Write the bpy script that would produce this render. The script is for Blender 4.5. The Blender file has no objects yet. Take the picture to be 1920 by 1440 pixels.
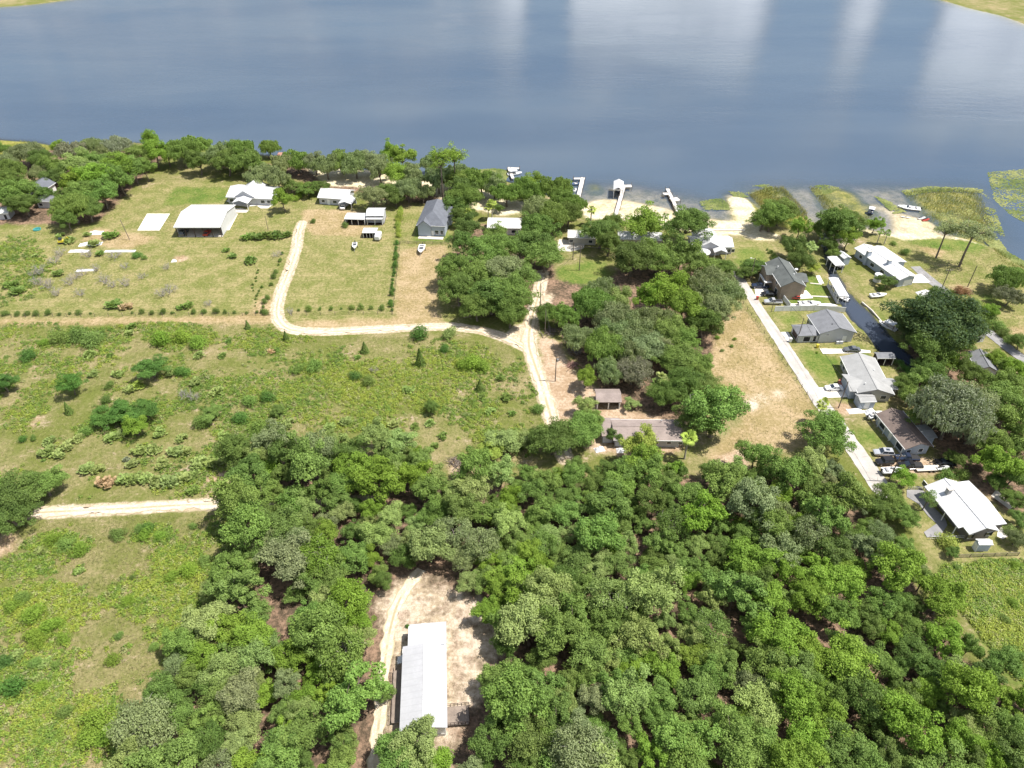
import bpy, math, random
import numpy as np
from mathutils import Vector, Matrix
PI = math.pi
rnd = random.Random(7)
rs = np.random.RandomState(11)
C = bpy.context.scene.collection
scn = bpy.context.scene

# ---------------------------------------------------------------- camera model (photo is 1920 x 1440)
FPX = 1356.0
TH = math.radians(38.7)
CAMH = 125.0
SN, CS = math.sin(TH), math.cos(TH)

def G(u, v, z=0.0):
    """world point at height z seen at photo position (u, v)"""
    a = (u - 960) / FPX; b = (v - 720) / FPX
    t = (CAMH - z) / (SN + b * CS)
    return Vector((a * t, (CS - b * SN) * t, z))

def ppm(u, v, z=0.0):
    """photo pixels per metre at that place"""
    b = (v - 720) / FPX
    return FPX / ((CAMH - z) / (SN + b * CS))

def proj(x, y, z=0.0):
    dy, dz = y, z - CAMH
    d = dy * CS - dz * SN
    dn = -dy * SN - dz * CS
    return 960 + FPX * x / d, 720 + FPX * dn / d

# ---------------------------------------------------------------- node helper
class NT:
    def __init__(s, tree):
        s.t = tree
    def n(s, typ, props=None, **ins):
        nd = s.t.nodes.new(typ)
        for k, v in (props or {}).items():
            setattr(nd, k, v)
        for k, v in ins.items():
            key = int(k[1:]) if k[0] == '_' else k.replace('__', ' ')
            s.put(nd.inputs[key], v)
        return nd
    def put(s, sock, v):
        if isinstance(v, bpy.types.NodeSocket):
            s.t.links.new(v, sock)
        else:
            if sock.type == 'RGBA' and len(v) == 3:
                v = (*v, 1)
            sock.default_value = v
    def m(s, op, a, b=0.0, c=None, clamp=False):
        nd = s.n('ShaderNodeMath', dict(operation=op, use_clamp=clamp), _0=a, _1=b)
        if c is not None: s.put(nd.inputs[2], c)
        return nd.outputs[0]
    def mix(s, f, a, b, bt='MIX'):
        nd = s.n('ShaderNodeMix', dict(data_type='RGBA', blend_type=bt))
        s.put(nd.inputs[0], f); s.put(nd.inputs[6], a); s.put(nd.inputs[7], b)
        return nd.outputs[2]
    def noise(s, vec, scale, detail=4.0, rough=0.55, dist=0.0):
        nd = s.n('ShaderNodeTexNoise', None, Scale=scale, Detail=detail, Roughness=rough, Distortion=dist)
        if vec is not None: s.put(nd.inputs['Vector'], vec)
        return nd.outputs[0]
    def ss(s, x, lo, hi):
        nd = s.n('ShaderNodeMapRange', dict(interpolation_type='SMOOTHSTEP'), Value=x)
        nd.inputs[1].default_value = lo; nd.inputs[2].default_value = hi
        return nd.outputs[0]
    def attr(s, name):
        return s.n('ShaderNodeAttribute', dict(attribute_name=name))

def newmat(name):
    m = bpy.data.materials.new(name); m.use_nodes = True
    m.node_tree.nodes.clear()
    t = NT(m.node_tree)
    out = t.n('ShaderNodeOutputMaterial')
    return m, t, out

def pbr(name, col, rough=0.6, metal=0.0, var=0.15, scale=2.0, bump=0.0, bscale=8.0, col2=None, seam=None, spec=0.4):
    """painted / rough surface with two scales of real colour wear"""
    m, t, out = newmat(name)
    geo = t.n('ShaderNodeTexCoord').outputs['Object']
    n1 = t.noise(geo, scale, 5); n2 = t.noise(geo, scale * 9, 3)
    f = t.m('ADD', t.m('MULTIPLY', n1, 0.65), t.m('MULTIPLY', n2, 0.35))
    c2 = col2 or tuple(c * (1 - 1.6 * var) for c in col)
    c = t.mix(t.ss(f, 0.36, 0.64), c2, col)
    b = t.n('ShaderNodeBsdfPrincipled', None, Roughness=rough, Metallic=metal)
    b.inputs['Specular IOR Level'].default_value = spec
    h = n2
    if seam:
        axis, sp, dark = seam
        sx = t.n('ShaderNodeSeparateXYZ', None, Vector=geo)
        w = t.m('FRACT', t.m('MULTIPLY', sx.outputs[axis], 1.0 / sp))
        rib = t.ss(t.m('ABSOLUTE', t.m('SUBTRACT', w, 0.5)), 0.40, 0.49)
        c = t.mix(t.m('MULTIPLY', rib, dark), c, tuple(x * 0.45 for x in col))
        h = t.m('ADD', rib, t.m('MULTIPLY', n2, 0.3))
    t.put(b.inputs['Base Color'], c)
    if bump > 0:
        bp = t.n('ShaderNodeBump', None, Strength=bump, Distance=0.05, Height=h)
        t.put(b.inputs['Normal'], bp.outputs[0])
    t.put(out.inputs[0], b.outputs[0])
    return m

# ---------------------------------------------------------------- tagging
def tag(o, label=None, cat=None, group=None, kind=None):
    if label: o['label'] = label
    if cat: o['category'] = cat
    if group: o['group'] = group
    if kind: o['kind'] = kind
    return o

def thing(name, label, cat, loc=(0, 0, 0), rotz=0.0, group=None, scale=1.0):
    o = bpy.data.objects.new(name, None); C.objects.link(o)
    o.empty_display_size = 0.3
    o.location = loc; o.rotation_euler = (0, 0, rotz); o.scale = (scale,) * 3
    return tag(o, label, cat, group)

def put(name, me, parent=None, mat=None, loc=None):
    o = bpy.data.objects.new(name, me); C.objects.link(o)
    if mat is not None and not me.materials: me.materials.append(mat)
    if parent is not None: o.parent = parent
    if loc is not None: o.location = loc
    return o

def copy_tree(o, parent=None):
    c = o.copy(); C.objects.link(c); c.parent = parent
    for ch in list(o.children): copy_tree(ch, c)
    return c

# ---------------------------------------------------------------- mesh builder
class MB:
    def __init__(s):
        s.v = []; s.f = []
    def add(s, vs, fs):
        k = len(s.v); s.v += [tuple(p) for p in vs]; s.f += [tuple(i + k for i in f) for f in fs]
        return s
    def box(s, c, d, rz=0.0, taper=1.0):
        cx, cy, cz = c; x, y, z = d[0] / 2, d[1] / 2, d[2] / 2
        co, si = math.cos(rz), math.sin(rz); vs = []
        for dz in (-z, z):
            k = taper if dz > 0 else 1.0
            for px, py in ((-x, -y), (x, -y), (x, y), (-x, y)):
                px *= k; py *= k
                vs.append((cx + px * co - py * si, cy + px * si + py * co, cz + dz))
        return s.add(vs, [(3, 2, 1, 0), (4, 5, 6, 7), (0, 1, 5, 4), (1, 2, 6, 5), (2, 3, 7, 6), (3, 0, 4, 7)])
    def tube(s, p0, p1, r0, r1=None, n=8):
        r1 = r0 if r1 is None else r1
        p0 = Vector(p0); p1 = Vector(p1); d = (p1 - p0)
        if d.length < 1e-6: return s
        d.normalize(); a = d.orthogonal().normalized(); b = d.cross(a); vs = []
        for p, r in ((p0, r0), (p1, r1)):
            for i in range(n):
                t = 2 * PI * i / n
                vs.append(p + a * (r * math.cos(t)) + b * (r * math.sin(t)))
        fs = [(i, (i + 1) % n, n + (i + 1) % n, n + i) for i in range(n)]
        return s.add(vs, fs + [tuple(range(n - 1, -1, -1)), tuple(range(n, 2 * n))])
    def path(s, pts, radii, n=6):
        for i in range(len(pts) - 1): s.tube(pts[i], pts[i + 1], radii[i], radii[i + 1], n)
        return s
    def prism(s, prof, axis, a0, a1):
        """profile (p, z) extruded along local axis 'x' or 'y'"""
        n = len(prof); vs = []
        for a in (a0, a1):
            for p, z in prof: vs.append((a, p, z) if axis == 'x' else (p, a, z))
        fs = [(i, (i + 1) % n, n + (i + 1) % n, n + i) for i in range(n)]
        fs += [tuple(range(n - 1, -1, -1)), tuple(range(n, 2 * n))]
        return s.add(vs, fs)
    def loft(s, rings, close=True):
        n = len(rings[0]); vs = [p for r in rings for p in r]; fs = []
        for k in range(len(rings) - 1):
            for i in range(n):
                j = (i + 1) % n
                fs.append((k * n + i, k * n + j, (k + 1) * n + j, (k + 1) * n + i))
        if close:
            fs += [tuple(range(n - 1, -1, -1)), tuple(range((len(rings) - 1) * n, len(rings) * n))]
        return s.add(vs, fs)
    def mesh(s, name, mat=None, smooth=False):
        me = bpy.data.meshes.new(name); me.from_pydata(s.v, [], s.f)
        import bmesh
        bm = bmesh.new(); bm.from_mesh(me)
        bmesh.ops.recalc_face_normals(bm, faces=bm.faces); bm.to_mesh(me); bm.free()
        if smooth: me.polygons.foreach_set('use_smooth', [True] * len(me.polygons))
        if mat is not None: me.materials.append(mat)
        return me
    def build(s, name, mat, parent=None, smooth=False, loc=None):
        return put(name, s.mesh(name, mat, smooth), parent, None, loc)

def fast_mesh(name, V, nper, mat=None, attrs=None):
    """n-gon soup: V is (k*nper, 3)"""
    V = np.asarray(V, dtype=np.float32); k = len(V) // nper
    me = bpy.data.meshes.new(name)
    me.vertices.add(len(V)); me.vertices.foreach_set('co', V.ravel())
    me.loops.add(len(V)); me.loops.foreach_set('vertex_index', np.arange(len(V), dtype=np.int32))
    me.polygons.add(k); me.polygons.foreach_set('loop_start', np.arange(0, len(V), nper, dtype=np.int32))
    for an, arr in (attrs or {}).items():
        if arr.ndim == 1:
            a = me.attributes.new(an, 'FLOAT', 'POINT'); a.data.foreach_set('value', arr.astype(np.float32))
        else:
            a = me.attributes.new(an, 'FLOAT_COLOR', 'POINT')
            a.data.foreach_set('color', np.c_[arr, np.ones(len(arr))].astype(np.float32).ravel())
    me.update(); me.validate()
    if mat is not None: me.materials.append(mat)
    return me

def sheet(name, pts, z, mat, kind='structure', t=None):
    """flat polygon sheet; ring of photo points lying on the ground"""
    w = [G(u, v) for u, v in pts]
    me = bpy.data.meshes.new(name)
    me.from_pydata([(p.x, p.y, z) for p in w], [], [tuple(range(len(w)))])
    if me.polygons[0].normal.z < 0: me.flip_normals()
    me.materials.append(mat)
    o = put(name, me); o['kind'] = kind
    return o

def unit(a):
    return a / np.maximum(np.linalg.norm(a, axis=1, keepdims=True), 1e-9)

def leaf_quads(P, N, size, rs, aspect=0.62):
    n = len(P); r = rs.normal(size=(n, 3)); t = unit(np.cross(N, r)); b = np.cross(N, t)
    s = np.asarray(size).reshape(-1, 1) * 0.5
    V = np.stack([P - t * s, P - b * s * aspect, P + t * s, P + b * s * aspect], 1)
    return V.reshape(-1, 3)

# ---------------------------------------------------------------- value noise and polygon tests (numpy)
_tab = rs.rand(256, 256)
def vnoise(x, y):
    xi = np.floor(x).astype(int); yi = np.floor(y).astype(int)
    fx = x - xi; fy = y - yi; fx = fx * fx * (3 - 2 * fx); fy = fy * fy * (3 - 2 * fy)
    a = _tab[xi & 255, yi & 255]; b = _tab[(xi + 1) & 255, yi & 255]
    c = _tab[xi & 255, (yi + 1) & 255]; d = _tab[(xi + 1) & 255, (yi + 1) & 255]
    return (a * (1 - fx) + b * fx) * (1 - fy) + (c * (1 - fx) + d * fx) * fy
def fbm(x, y, o=3):
    r = 0; a = 0.5
    for k in range(o):
        r = r + a * vnoise(x * 2 ** k + 17 * k, y * 2 ** k + 31 * k); a *= 0.5
    return r / (1 - 0.5 ** o)
def inside(px, py, poly):
    r = np.zeros(px.shape, bool); n = len(poly)
    for i in range(n):
        x0, y0 = poly[i][0], poly[i][1]; x1, y1 = poly[i - 1][0], poly[i - 1][1]
        if y0 == y1: continue
        c = ((y0 > py) != (y1 > py)) & (px < (x1 - x0) * (py - y0) / (y1 - y0) + x0)
        r ^= c
    return r
def wpoly(pts):
    return [(G(u, v).x, G(u, v).y) for u, v in pts]
# ================================================================= ground and lake: one sheet with the lake bed and canal sunk into it
WATER_Z = -0.35
def axis_pts(lo, hi, step, far, grow_to, gstep):
    a = list(np.arange(lo, hi + 0.01, step))
    x = hi
    while x < grow_to: x += gstep; a.append(x)
    s = gstep
    while x < far: s *= 1.45; x += s; a.append(x)
    return a
xs = axis_pts(0, 250, 1.0, 4200, 470, 4.0)
xs = np.array([-x for x in xs[:0:-1]] + xs)
ys = axis_pts(20, 350, 1.0, 5200, 760, 4.0)
ys = np.array([-3000, -1200, -400, -120, -40, -10, 5] + ys)
GX, GY = np.meshgrid(xs, ys, indexing='ij')

def blur(a, r):
    if r < 1: return a
    for ax in (0, 1):
        for _ in range(2):
            p = np.pad(a, [(r + 1, r) if i == ax else (0, 0) for i in (0, 1)], mode='edge')
            c = np.cumsum(p, axis=ax)
            hi = np.take(c, range(2 * r + 1, c.shape[ax]), axis=ax)
            lo = np.take(c, range(0, c.shape[ax] - 2 * r - 1), axis=ax)
            a = (hi - lo) / (2 * r + 1)
    return a
def mask(polys, r=1, world=False):
    m = np.zeros(GX.shape)
    for p in polys:
        m = np.maximum(m, inside(GX, GY, p if world else wpoly(p)))
    return blur(m.astype(float), r)
def ribbon_mask(pts, width, r=1):
    w = [G(u, v) for u, v in pts]; d = np.full(GX.shape, 1e9)
    for a, b in zip(w[:-1], w[1:]):
        ex, ey = b.x - a.x, b.y - a.y; L = ex * ex + ey * ey + 1e-9
        t = np.clip(((GX - a.x) * ex + (GY - a.y) * ey) / L, 0, 1)
        d = np.minimum(d, np.hypot(GX - a.x - t * ex, GY - a.y - t * ey))
    return np.clip(1.0 - (d - width * 0.5) / max(r, 0.01) * 0.5 - 0.5 + 0.5, 0, 1) * (d < width * 0.5 + 2 * r)

shore = [(-700, 256), (-200, 258), (0, 263), (60, 268), (100, 274), (170, 268), (250, 268), (300, 272), (400, 280), (500, 292), (560, 300), (640, 318), (700, 325),
         (760, 328), (830, 330), (890, 330), (950, 340), (1000, 355), (1050, 380), (1100, 399), (1160, 407), (1230, 409), (1290, 419), (1330, 428),
         (1388, 428), (1380, 404), (1364, 374), (1384, 366), (1412, 392), (1430, 402), (1500, 404), (1520, 425), (1560, 432), (1600, 424), (1650, 440),
         (1700, 446), (1760, 442), (1830, 452), (1862, 466), (1900, 492), (1960, 522), (2200, 600), (2700, 660)]
far = [(2900, 160), (2300, 105), (1980, 62), (1920, 43), (1880, 26), (1830, 18), (1790, 4), (1740, -8), (1500, -40), (1000, -52), (500, -42), (240, -16),
       (130, -3), (70, 7), (0, 11), (-200, 20), (-700, 40)]
lake_poly = shore + far
canal_poly = [(1533, 432), (1550, 434), (1556, 470), (1574, 515), (1591, 545), (1614, 568), (1633, 584), (1650, 604), (1668, 624), (1688, 645), (1712, 668), (1738, 692),
              (1716, 694), (1690, 676), (1652, 660), (1636, 643), (1616, 616), (1597, 600), (1584, 584), (1569, 560), (1555, 520), (1545, 480)]
lk = mask([lake_poly], 3)
cn = mask([canal_poly], 1)
shoal = mask([[(1090, 372), (1150, 366), (1230, 380), (1330, 405), (1395, 412), (1400, 435), (1300, 432), (1150, 414), (1080, 398)],
              [(1352, 358), (1386, 356), (1430, 392), (1440, 410), (1390, 400)],
              [(1652, 372), (1672, 378), (1700, 400), (1760, 410), (1772, 432), (1760, 450), (1690, 450), (1664, 436), (1664, 410)],
              [(1560, 374), (1600, 380), (1640, 372), (1650, 392), (1600, 400)],
              [(560, 296), (640, 314), (760, 324), (760, 334), (600, 326)]], 4)
WEEDBEDS = [[(1395, 352), (1440, 346), (1475, 350), (1512, 396), (1516, 425), (1470, 430), (1420, 398)], [(1516, 350), (1560, 346), (1600, 352), (1650, 400), (1630, 425), (1560, 420), (1535, 385)], [(1690, 358), (1760, 350), (1840, 356), (1852, 390), (1880, 440), (1860, 462), (1790, 440), (1730, 405)], [(1098, 340), (1120, 336), (1136, 350), (1130, 364), (1098, 362)], [(-50, 262), (60, 264), (100, 276), (60, 300), (-50, 300)]]
shoal = np.maximum(shoal, mask(WEEDBEDS, 3) * .8)
shoal = np.maximum(shoal, mask([[(1060, 345), (1160, 335), (1260, 352), (1360, 372), (1400, 440), (1060, 400)], [(1380, 340), (1860, 340), (1900, 470), (1380, 440)]], 6) * .55)
bed = -0.05 + (0.5 - np.maximum(lk, cn * 1.0)) * 3.2
bed = np.where(bed < 0, np.maximum(bed * 1.25, -2.2), 0.0)
lkz = np.clip((lk - 0.5) * 4, 0, 1)
bed = np.where(lk > 0.45, bed * (1 - 0.80 * np.clip(shoal * 1.3, 0, 1)), bed)
micro = (fbm(GX * 0.35, GY * 0.35) - 0.5) * 0.10
bed = bed + micro * (np.abs(GX) < 500)
GZ = bed

EX = [(690, 1160), (684, 1120), (720, 1090), (770, 1062), (830, 1075), (905, 1105), (960, 1170), (985, 1210), (952, 1235), (955, 1285), (935, 1320), (890, 1345), (860, 1420),
      (850, 1500), (700, 1500), (700, 1400), (692, 1330), (722, 1240)]
wood_px = [(436, 880), (466, 860), (560, 848), (650, 852), (760, 848), (812, 868), (806, 918), (880, 918), (1010, 900), (1090, 892), (1180, 898), (1260, 884), (1330, 902),
           (1420, 880), (1500, 885), (1565, 915), (1625, 965), (1665, 1015), (1705, 1075), (1735, 1130), (1812, 1235), (1880, 1285), (1945, 1330), (1990, 1440), (2000, 1560),
           (170, 1560), (262, 1450), (268, 1390), (345, 1250), (400, 1140), (445, 1040), (458, 960)]
PATHS = {'A': ([(566, 418), (560, 435), (556, 465), (543, 505), (527, 545), (519, 578), (521, 598), (535, 614), (560, 621), (620, 622), (700, 618), (780, 614), (850, 612), (905, 620), (950, 634), (985, 652)], 2.6),
         'B': ([(1017, 512), (1013, 535), (1008, 560), (999, 590), (993, 618), (992, 650), (1003, 685), (1015, 720), (1028, 765), (1042, 812), (1060, 860)], 2.8),
         'C': ([(60, 962), (140, 958), (230, 954), (330, 948), (450, 944), (560, 942), (640, 941), (700, 939)], 2.4),
         'D': ([(790, 1068), (752, 1120), (734, 1170), (724, 1225), (716, 1300), (708, 1380), (700, 1470)], 2.2)}
m_lawn = mask([[(1386, 556), (1408, 556), (1545, 765), (1515, 768)], [(1345, 665), (1430, 655), (1470, 715), (1400, 730)], [(-300, 440), (100, 425), (160, 430), (235, 372), (300, 340), (430, 345), (640, 380), (860, 395), (850, 470), (815, 590), (780, 604), (560, 604), (300, 596), (0, 602), (-300, 610)],
               [(1360, 455), (1440, 450), (1470, 500), (1420, 500), (1390, 480)], [(1440, 505), (1520, 480), (1560, 540), (1640, 650), (1690, 690), (1670, 760), (1570, 760), (1480, 650), (1420, 540)],
               [(1590, 500), (1680, 530), (1720, 545), (1700, 640), (1640, 590)], [(1600, 780), (1640, 790), (1690, 870), (1640, 880)],
               [(1660, 445), (1860, 470), (2000, 545), (2000, 700), (1850, 620), (1740, 530), (1650, 470)], [(1640, 860), (1790, 850), (1940, 1010), (1940, 1060), (1740, 1050)]], 2)
m_green = mask([[(1040, 500), (1130, 486), (1150, 540), (1040, 548)], [(1380, 470), (1420, 462), (1440, 490), (1400, 506), (1376, 500)], [(783, 408), (840, 415), (842, 455), (776, 452)],
                [(1470, 520), (1530, 510), (1560, 570), (1480, 585)], [(1450, 590), (1505, 590), (1490, 615), (1455, 600)], [(1490, 650), (1570, 668), (1580, 712), (1540, 722)],
                [(1625, 560), (1640, 570), (1685, 620), (1670, 625)], [(1680, 440), (1850, 455), (1845, 475), (1720, 462)], [(1830, 560), (1870, 545), (1880, 575)],
                [(1750, 1056), (1940, 1046), (1990, 1300), (1900, 1290), (1780, 1120)], [(330, 350), (430, 352), (420, 380), (300, 385)], [(1595, 640), (1640, 670), (1625, 680), (1600, 660)],
                [(1602, 800), (1640, 810), (1660, 845), (1610, 835)]], 2)
m_dry = mask([[(748, 468), (842, 458), (818, 590), (738, 592)], [(536, 603), (840, 593), (835, 611), (565, 618)], [(1300, 640), (1370, 595), (1392, 560), (1412, 600), (1530, 765), (1530, 840), (1420, 850), (1330, 885), (1320, 850), (1398, 790), (1380, 740), (1320, 690)],
              [(560, 392), (690, 395), (700, 445), (580, 440)], [(-50, 600), (520, 590), (530, 606), (-50, 612)], [(1770, 525), (1830, 540), (1800, 560)], [(1700, 450), (1780, 470), (1760, 490)],
              [(480, 560), (520, 545), (510, 600), (460, 600)], [(170, 425), (300, 445), (240, 470), (150, 455)], [(1880, 620), (1930, 600), (1940, 660)], [(1720, 905), (1770, 895), (1760, 925)]], 2)
m_dirt = mask([EX, [(1004, 620), (1050, 640), (1070, 690), (1118, 726), (1180, 770), (1285, 780), (1290, 850), (1200, 856), (1110, 850), (1046, 800), (1024, 720)], [(830, 855), (905, 862), (880, 888), (830, 885)],
               [(384, 878), (430, 878), (440, 935), (380, 935)], [(-50, 1000), (40, 990), (30, 1040), (-50, 1055)], [(1540, 752), (1610, 756), (1620, 775), (1570, 780)],
               [(1335, 850), (1420, 845), (1400, 880), (1340, 884)], [(1640, 850), (1780, 862), (1760, 890), (1650, 888)], [(320, 478), (350, 476), (356, 490), (330, 494)],
               [(1900, 1215), (1940, 1205), (1940, 1260), (1905, 1245)], [(50, 780), (90, 770), (60, 830)], [(210, 840), (240, 880), (205, 890)], [(40, 1190), (150, 1195), (140, 1212), (30, 1215)]], 2)
m_litter = np.maximum(mask([wood_px], 2), mask([[(1010, 520), (1120, 540), (1240, 440), (1370, 500), (1340, 640), (1300, 800), (1150, 760), (1060, 650)], [(860, 420), (1040, 420), (1040, 520), (980, 600), (870, 590), (840, 520)],
                                  [(1700, 575), (1790, 585), (1812, 650), (1900, 720), (1960, 960), (1880, 960), (1760, 860), (1700, 700)], [(0, 270), (320, 280), (180, 420), (-60, 420)], [(430, 300), (860, 340), (900, 400), (600, 350)]], 3))
m_sand = np.maximum.reduce([ribbon_mask(*PATHS['A'], r=0.8), ribbon_mask(*PATHS['B'], r=0.8), ribbon_mask(*PATHS['C'], r=0.8) * 0.9,
                            mask([EX], 2) * 0.55, mask([[(735, 1095), (770, 1090), (780, 1130), (745, 1150), (725, 1130)]], 1), mask([[(1370, 735), (1480, 715), (1495, 755), (1400, 780)], [(1440, 812), (1480, 808), (1485, 828), (1445, 832)]], 2) * .45, mask([[(1030, 540), (1042, 552), (1030, 575), (1008, 590), (1004, 572)]], 1) * .8, mask([[(1385, 750), (1425, 745), (1430, 768), (1395, 772)], [(1540, 440), (1620, 440), (1570, 470)], [(930, 385), (980, 382), (985, 396), (940, 400)],
                                  [(1046, 448), (1100, 452), (1090, 470), (1045, 472)], [(955, 610), (1010, 600), (1010, 660), (950, 645)]], 1) * 0.85])
m_beach = np.clip(np.maximum(mask([[(560, 302), (640, 312), (780, 322), (800, 348), (700, 352), (610, 348)], [(800, 336), (860, 338), (980, 380), (970, 395), (900, 395), (820, 372)], [(900, 385), (985, 378), (990, 398), (930, 405)], [(1085, 390), (1230, 396), (1390, 418), (1420, 424), (1420, 442), (1320, 440), (1210, 418), (1100, 410)],
                       [(1360, 366), (1392, 364), (1440, 405), (1430, 425), (1390, 430)], [(1650, 380), (1700, 398), (1770, 420), (1774, 442), (1690, 452), (1650, 430)], [(1410, 430), (1470, 440), (1460, 452), (1400, 450)]], 2), (lk > 0.3) * shoal), 0, 1)
m_weed = mask([[(1395, 352), (1440, 346), (1475, 350), (1512, 396), (1516, 425), (1470, 430), (1420, 398)], [(1516, 350), (1560, 346), (1600, 352), (1650, 400), (1630, 425), (1560, 420), (1535, 385)],
               [(1690, 358), (1760, 350), (1840, 356), (1852, 390), (1880, 440), (1860, 462), (1790, 440), (1730, 405)], [(1098, 340), (1120, 336), (1136, 350), (1130, 364), (1098, 362)], [(-50, 262), (60, 264), (100, 276), (60, 300), (-50, 300)]], 2)
# mown stripes and the two worn tracks of the sand roads are real ground, drawn in the shader from world position
me = bpy.data.meshes.new('ground')
nx, ny = GX.shape
me.vertices.add(nx * ny); me.vertices.foreach_set('co', np.stack([GX, GY, GZ], -1).astype(np.float32).ravel())
ii = np.arange(nx * ny).reshape(nx, ny)
Q = np.stack([ii[:-1, :-1], ii[1:, :-1], ii[1:, 1:], ii[:-1, 1:]], -1).reshape(-1, 4)
def grid_faces(me, Q):
    k = len(Q)
    me.loops.add(k * 4); me.loops.foreach_set('vertex_index', Q.astype(np.int32).ravel())
    me.polygons.add(k); me.polygons.foreach_set('loop_start', np.arange(0, 4 * k, 4, dtype=np.int32))
    me.polygons.foreach_set('use_smooth', np.ones(k, bool)); me.update(); me.validate()
grid_faces(me, Q)
MASKS = dict(m_lawn=m_lawn, m_green=m_green, m_dry=m_dry, m_dirt=m_dirt, m_litter=m_litter, m_sand=m_sand, m_beach=m_beach, m_weed=m_weed)
for k, a in MASKS.items():
    at = me.attributes.new(k, 'FLOAT', 'POINT'); at.data.foreach_set('value', a.astype(np.float32).ravel())

gm, t, out = newmat('ground_soil_and_grass')
P = t.n('ShaderNodeNewGeometry').outputs['Position']
big = t.noise(P, 0.03, 4, 0.6); mid = t.noise(P, 0.16, 5, 0.6); fine = t.noise(P, 1.1, 4, 0.65); vfine = t.noise(P, 5.0, 3, 0.7)
edge = t.m('ADD', t.m('MULTIPLY', t.noise(P, 0.35, 6, 0.7), 1.0), -0.5)
f0 = t.m('ADD', t.m('MULTIPLY', big, 0.5), t.m('ADD', t.m('MULTIPLY', mid, 0.35), t.m('MULTIPLY', fine, 0.25)))
col = t.mix(t.ss(f0, 0.46, 0.68), (0.145, 0.165, 0.04), (0.31, 0.255, 0.135))
col = t.mix(t.ss(t.m('ADD', t.m('MULTIPLY', mid, 0.6), t.m('MULTIPLY', fine, 0.4)), 0.57, 0.67), col, (0.40, 0.315, 0.225))
def layer(col, name, a, b, lo, hi, amp=0.9, nlo=0.42, nhi=0.6, op=1.0):
    w = t.ss(t.m('ADD', t.attr(name).outputs['Fac'], t.m('MULTIPLY', edge, amp)), lo, hi)
    if op < 1: w = t.m('MULTIPLY', w, op)
    nn = t.m('ADD', t.m('MULTIPLY', mid, 0.45), t.m('ADD', t.m('MULTIPLY', fine, 0.4), t.m('MULTIPLY', vfine, 0.15)))
    return t.mix(w, col, t.mix(t.ss(nn, nlo, nhi), a, b)), w
col, _ = layer(col, 'm_lawn', (0.165, 0.185, 0.05), (0.33, 0.28, 0.135), 0.25, 0.75)
sxyz = t.n('ShaderNodeSeparateXYZ', None, Vector=P)
stripe = t.m('SINE', t.m('MULTIPLY', t.m('ADD', sxyz.outputs[1], t.m('MULTIPLY', mid, 3.0)), 1.9))
lawnw = _
col = t.mix(t.m('MULTIPLY', t.m('MULTIPLY', t.ss(stripe, 0.0, 0.8), lawnw), 0.38), col, (0.20, 0.20, 0.065))
col, _ = layer(col, 'm_dry', (0.30, 0.235, 0.11), (0.44, 0.33, 0.20), 0.25, 0.75)
col, _ = layer(col, 'm_green', (0.105, 0.165, 0.03), (0.20, 0.22, 0.06), 0.25, 0.75)
col, _ = layer(col, 'm_dirt', (0.36, 0.25, 0.155), (0.52, 0.40, 0.29), 0.3, 0.7)
col, _ = layer(col, 'm_litter', (0.10, 0.075, 0.05), (0.31, 0.205, 0.14), 0.3, 0.7)
col, _ = layer(col, 'm_sand', (0.47, 0.37, 0.25), (0.66, 0.565, 0.45), 0.3, 0.7, 0.85)
col, _ = layer(col, 'm_beach', (0.55, 0.47, 0.29), (0.72, 0.64, 0.48), 0.3, 0.7, 0.8)
col, _ = layer(col, 'm_weed', (0.15, 0.165, 0.03), (0.34, 0.31, 0.09), 0.3, 0.6, 0.8)
col = t.mix(1.0, col, t.n('ShaderNodeValToRGB').outputs[0], 'MULTIPLY') if False else col
vv = t.m('ADD', 0.62, t.m('MULTIPLY', t.m('ADD', t.m('MULTIPLY', fine, 0.6), t.m('MULTIPLY', vfine, 0.4)), 0.66))
cmb = t.n('ShaderNodeCombineXYZ', None, X=vv, Y=vv, Z=vv)
col = t.mix(1.0, col, cmb.outputs[0], 'MULTIPLY')
bs = t.n('ShaderNodeBsdfPrincipled', None, Roughness=0.95); bs.inputs['Specular IOR Level'].default_value = 0.1
t.put(bs.inputs['Base Color'], col)
bp = t.n('ShaderNodeBump', None, Strength=0.9, Distance=0.35, Height=t.m('ADD', fine, t.m('MULTIPLY', vfine, 0.5)))
t.put(bs.inputs['Normal'], bp.outputs[0]); t.put(out.inputs[0], bs.outputs[0])
g = put('ground', me, None, gm); g['kind'] = 'structure'

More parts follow.
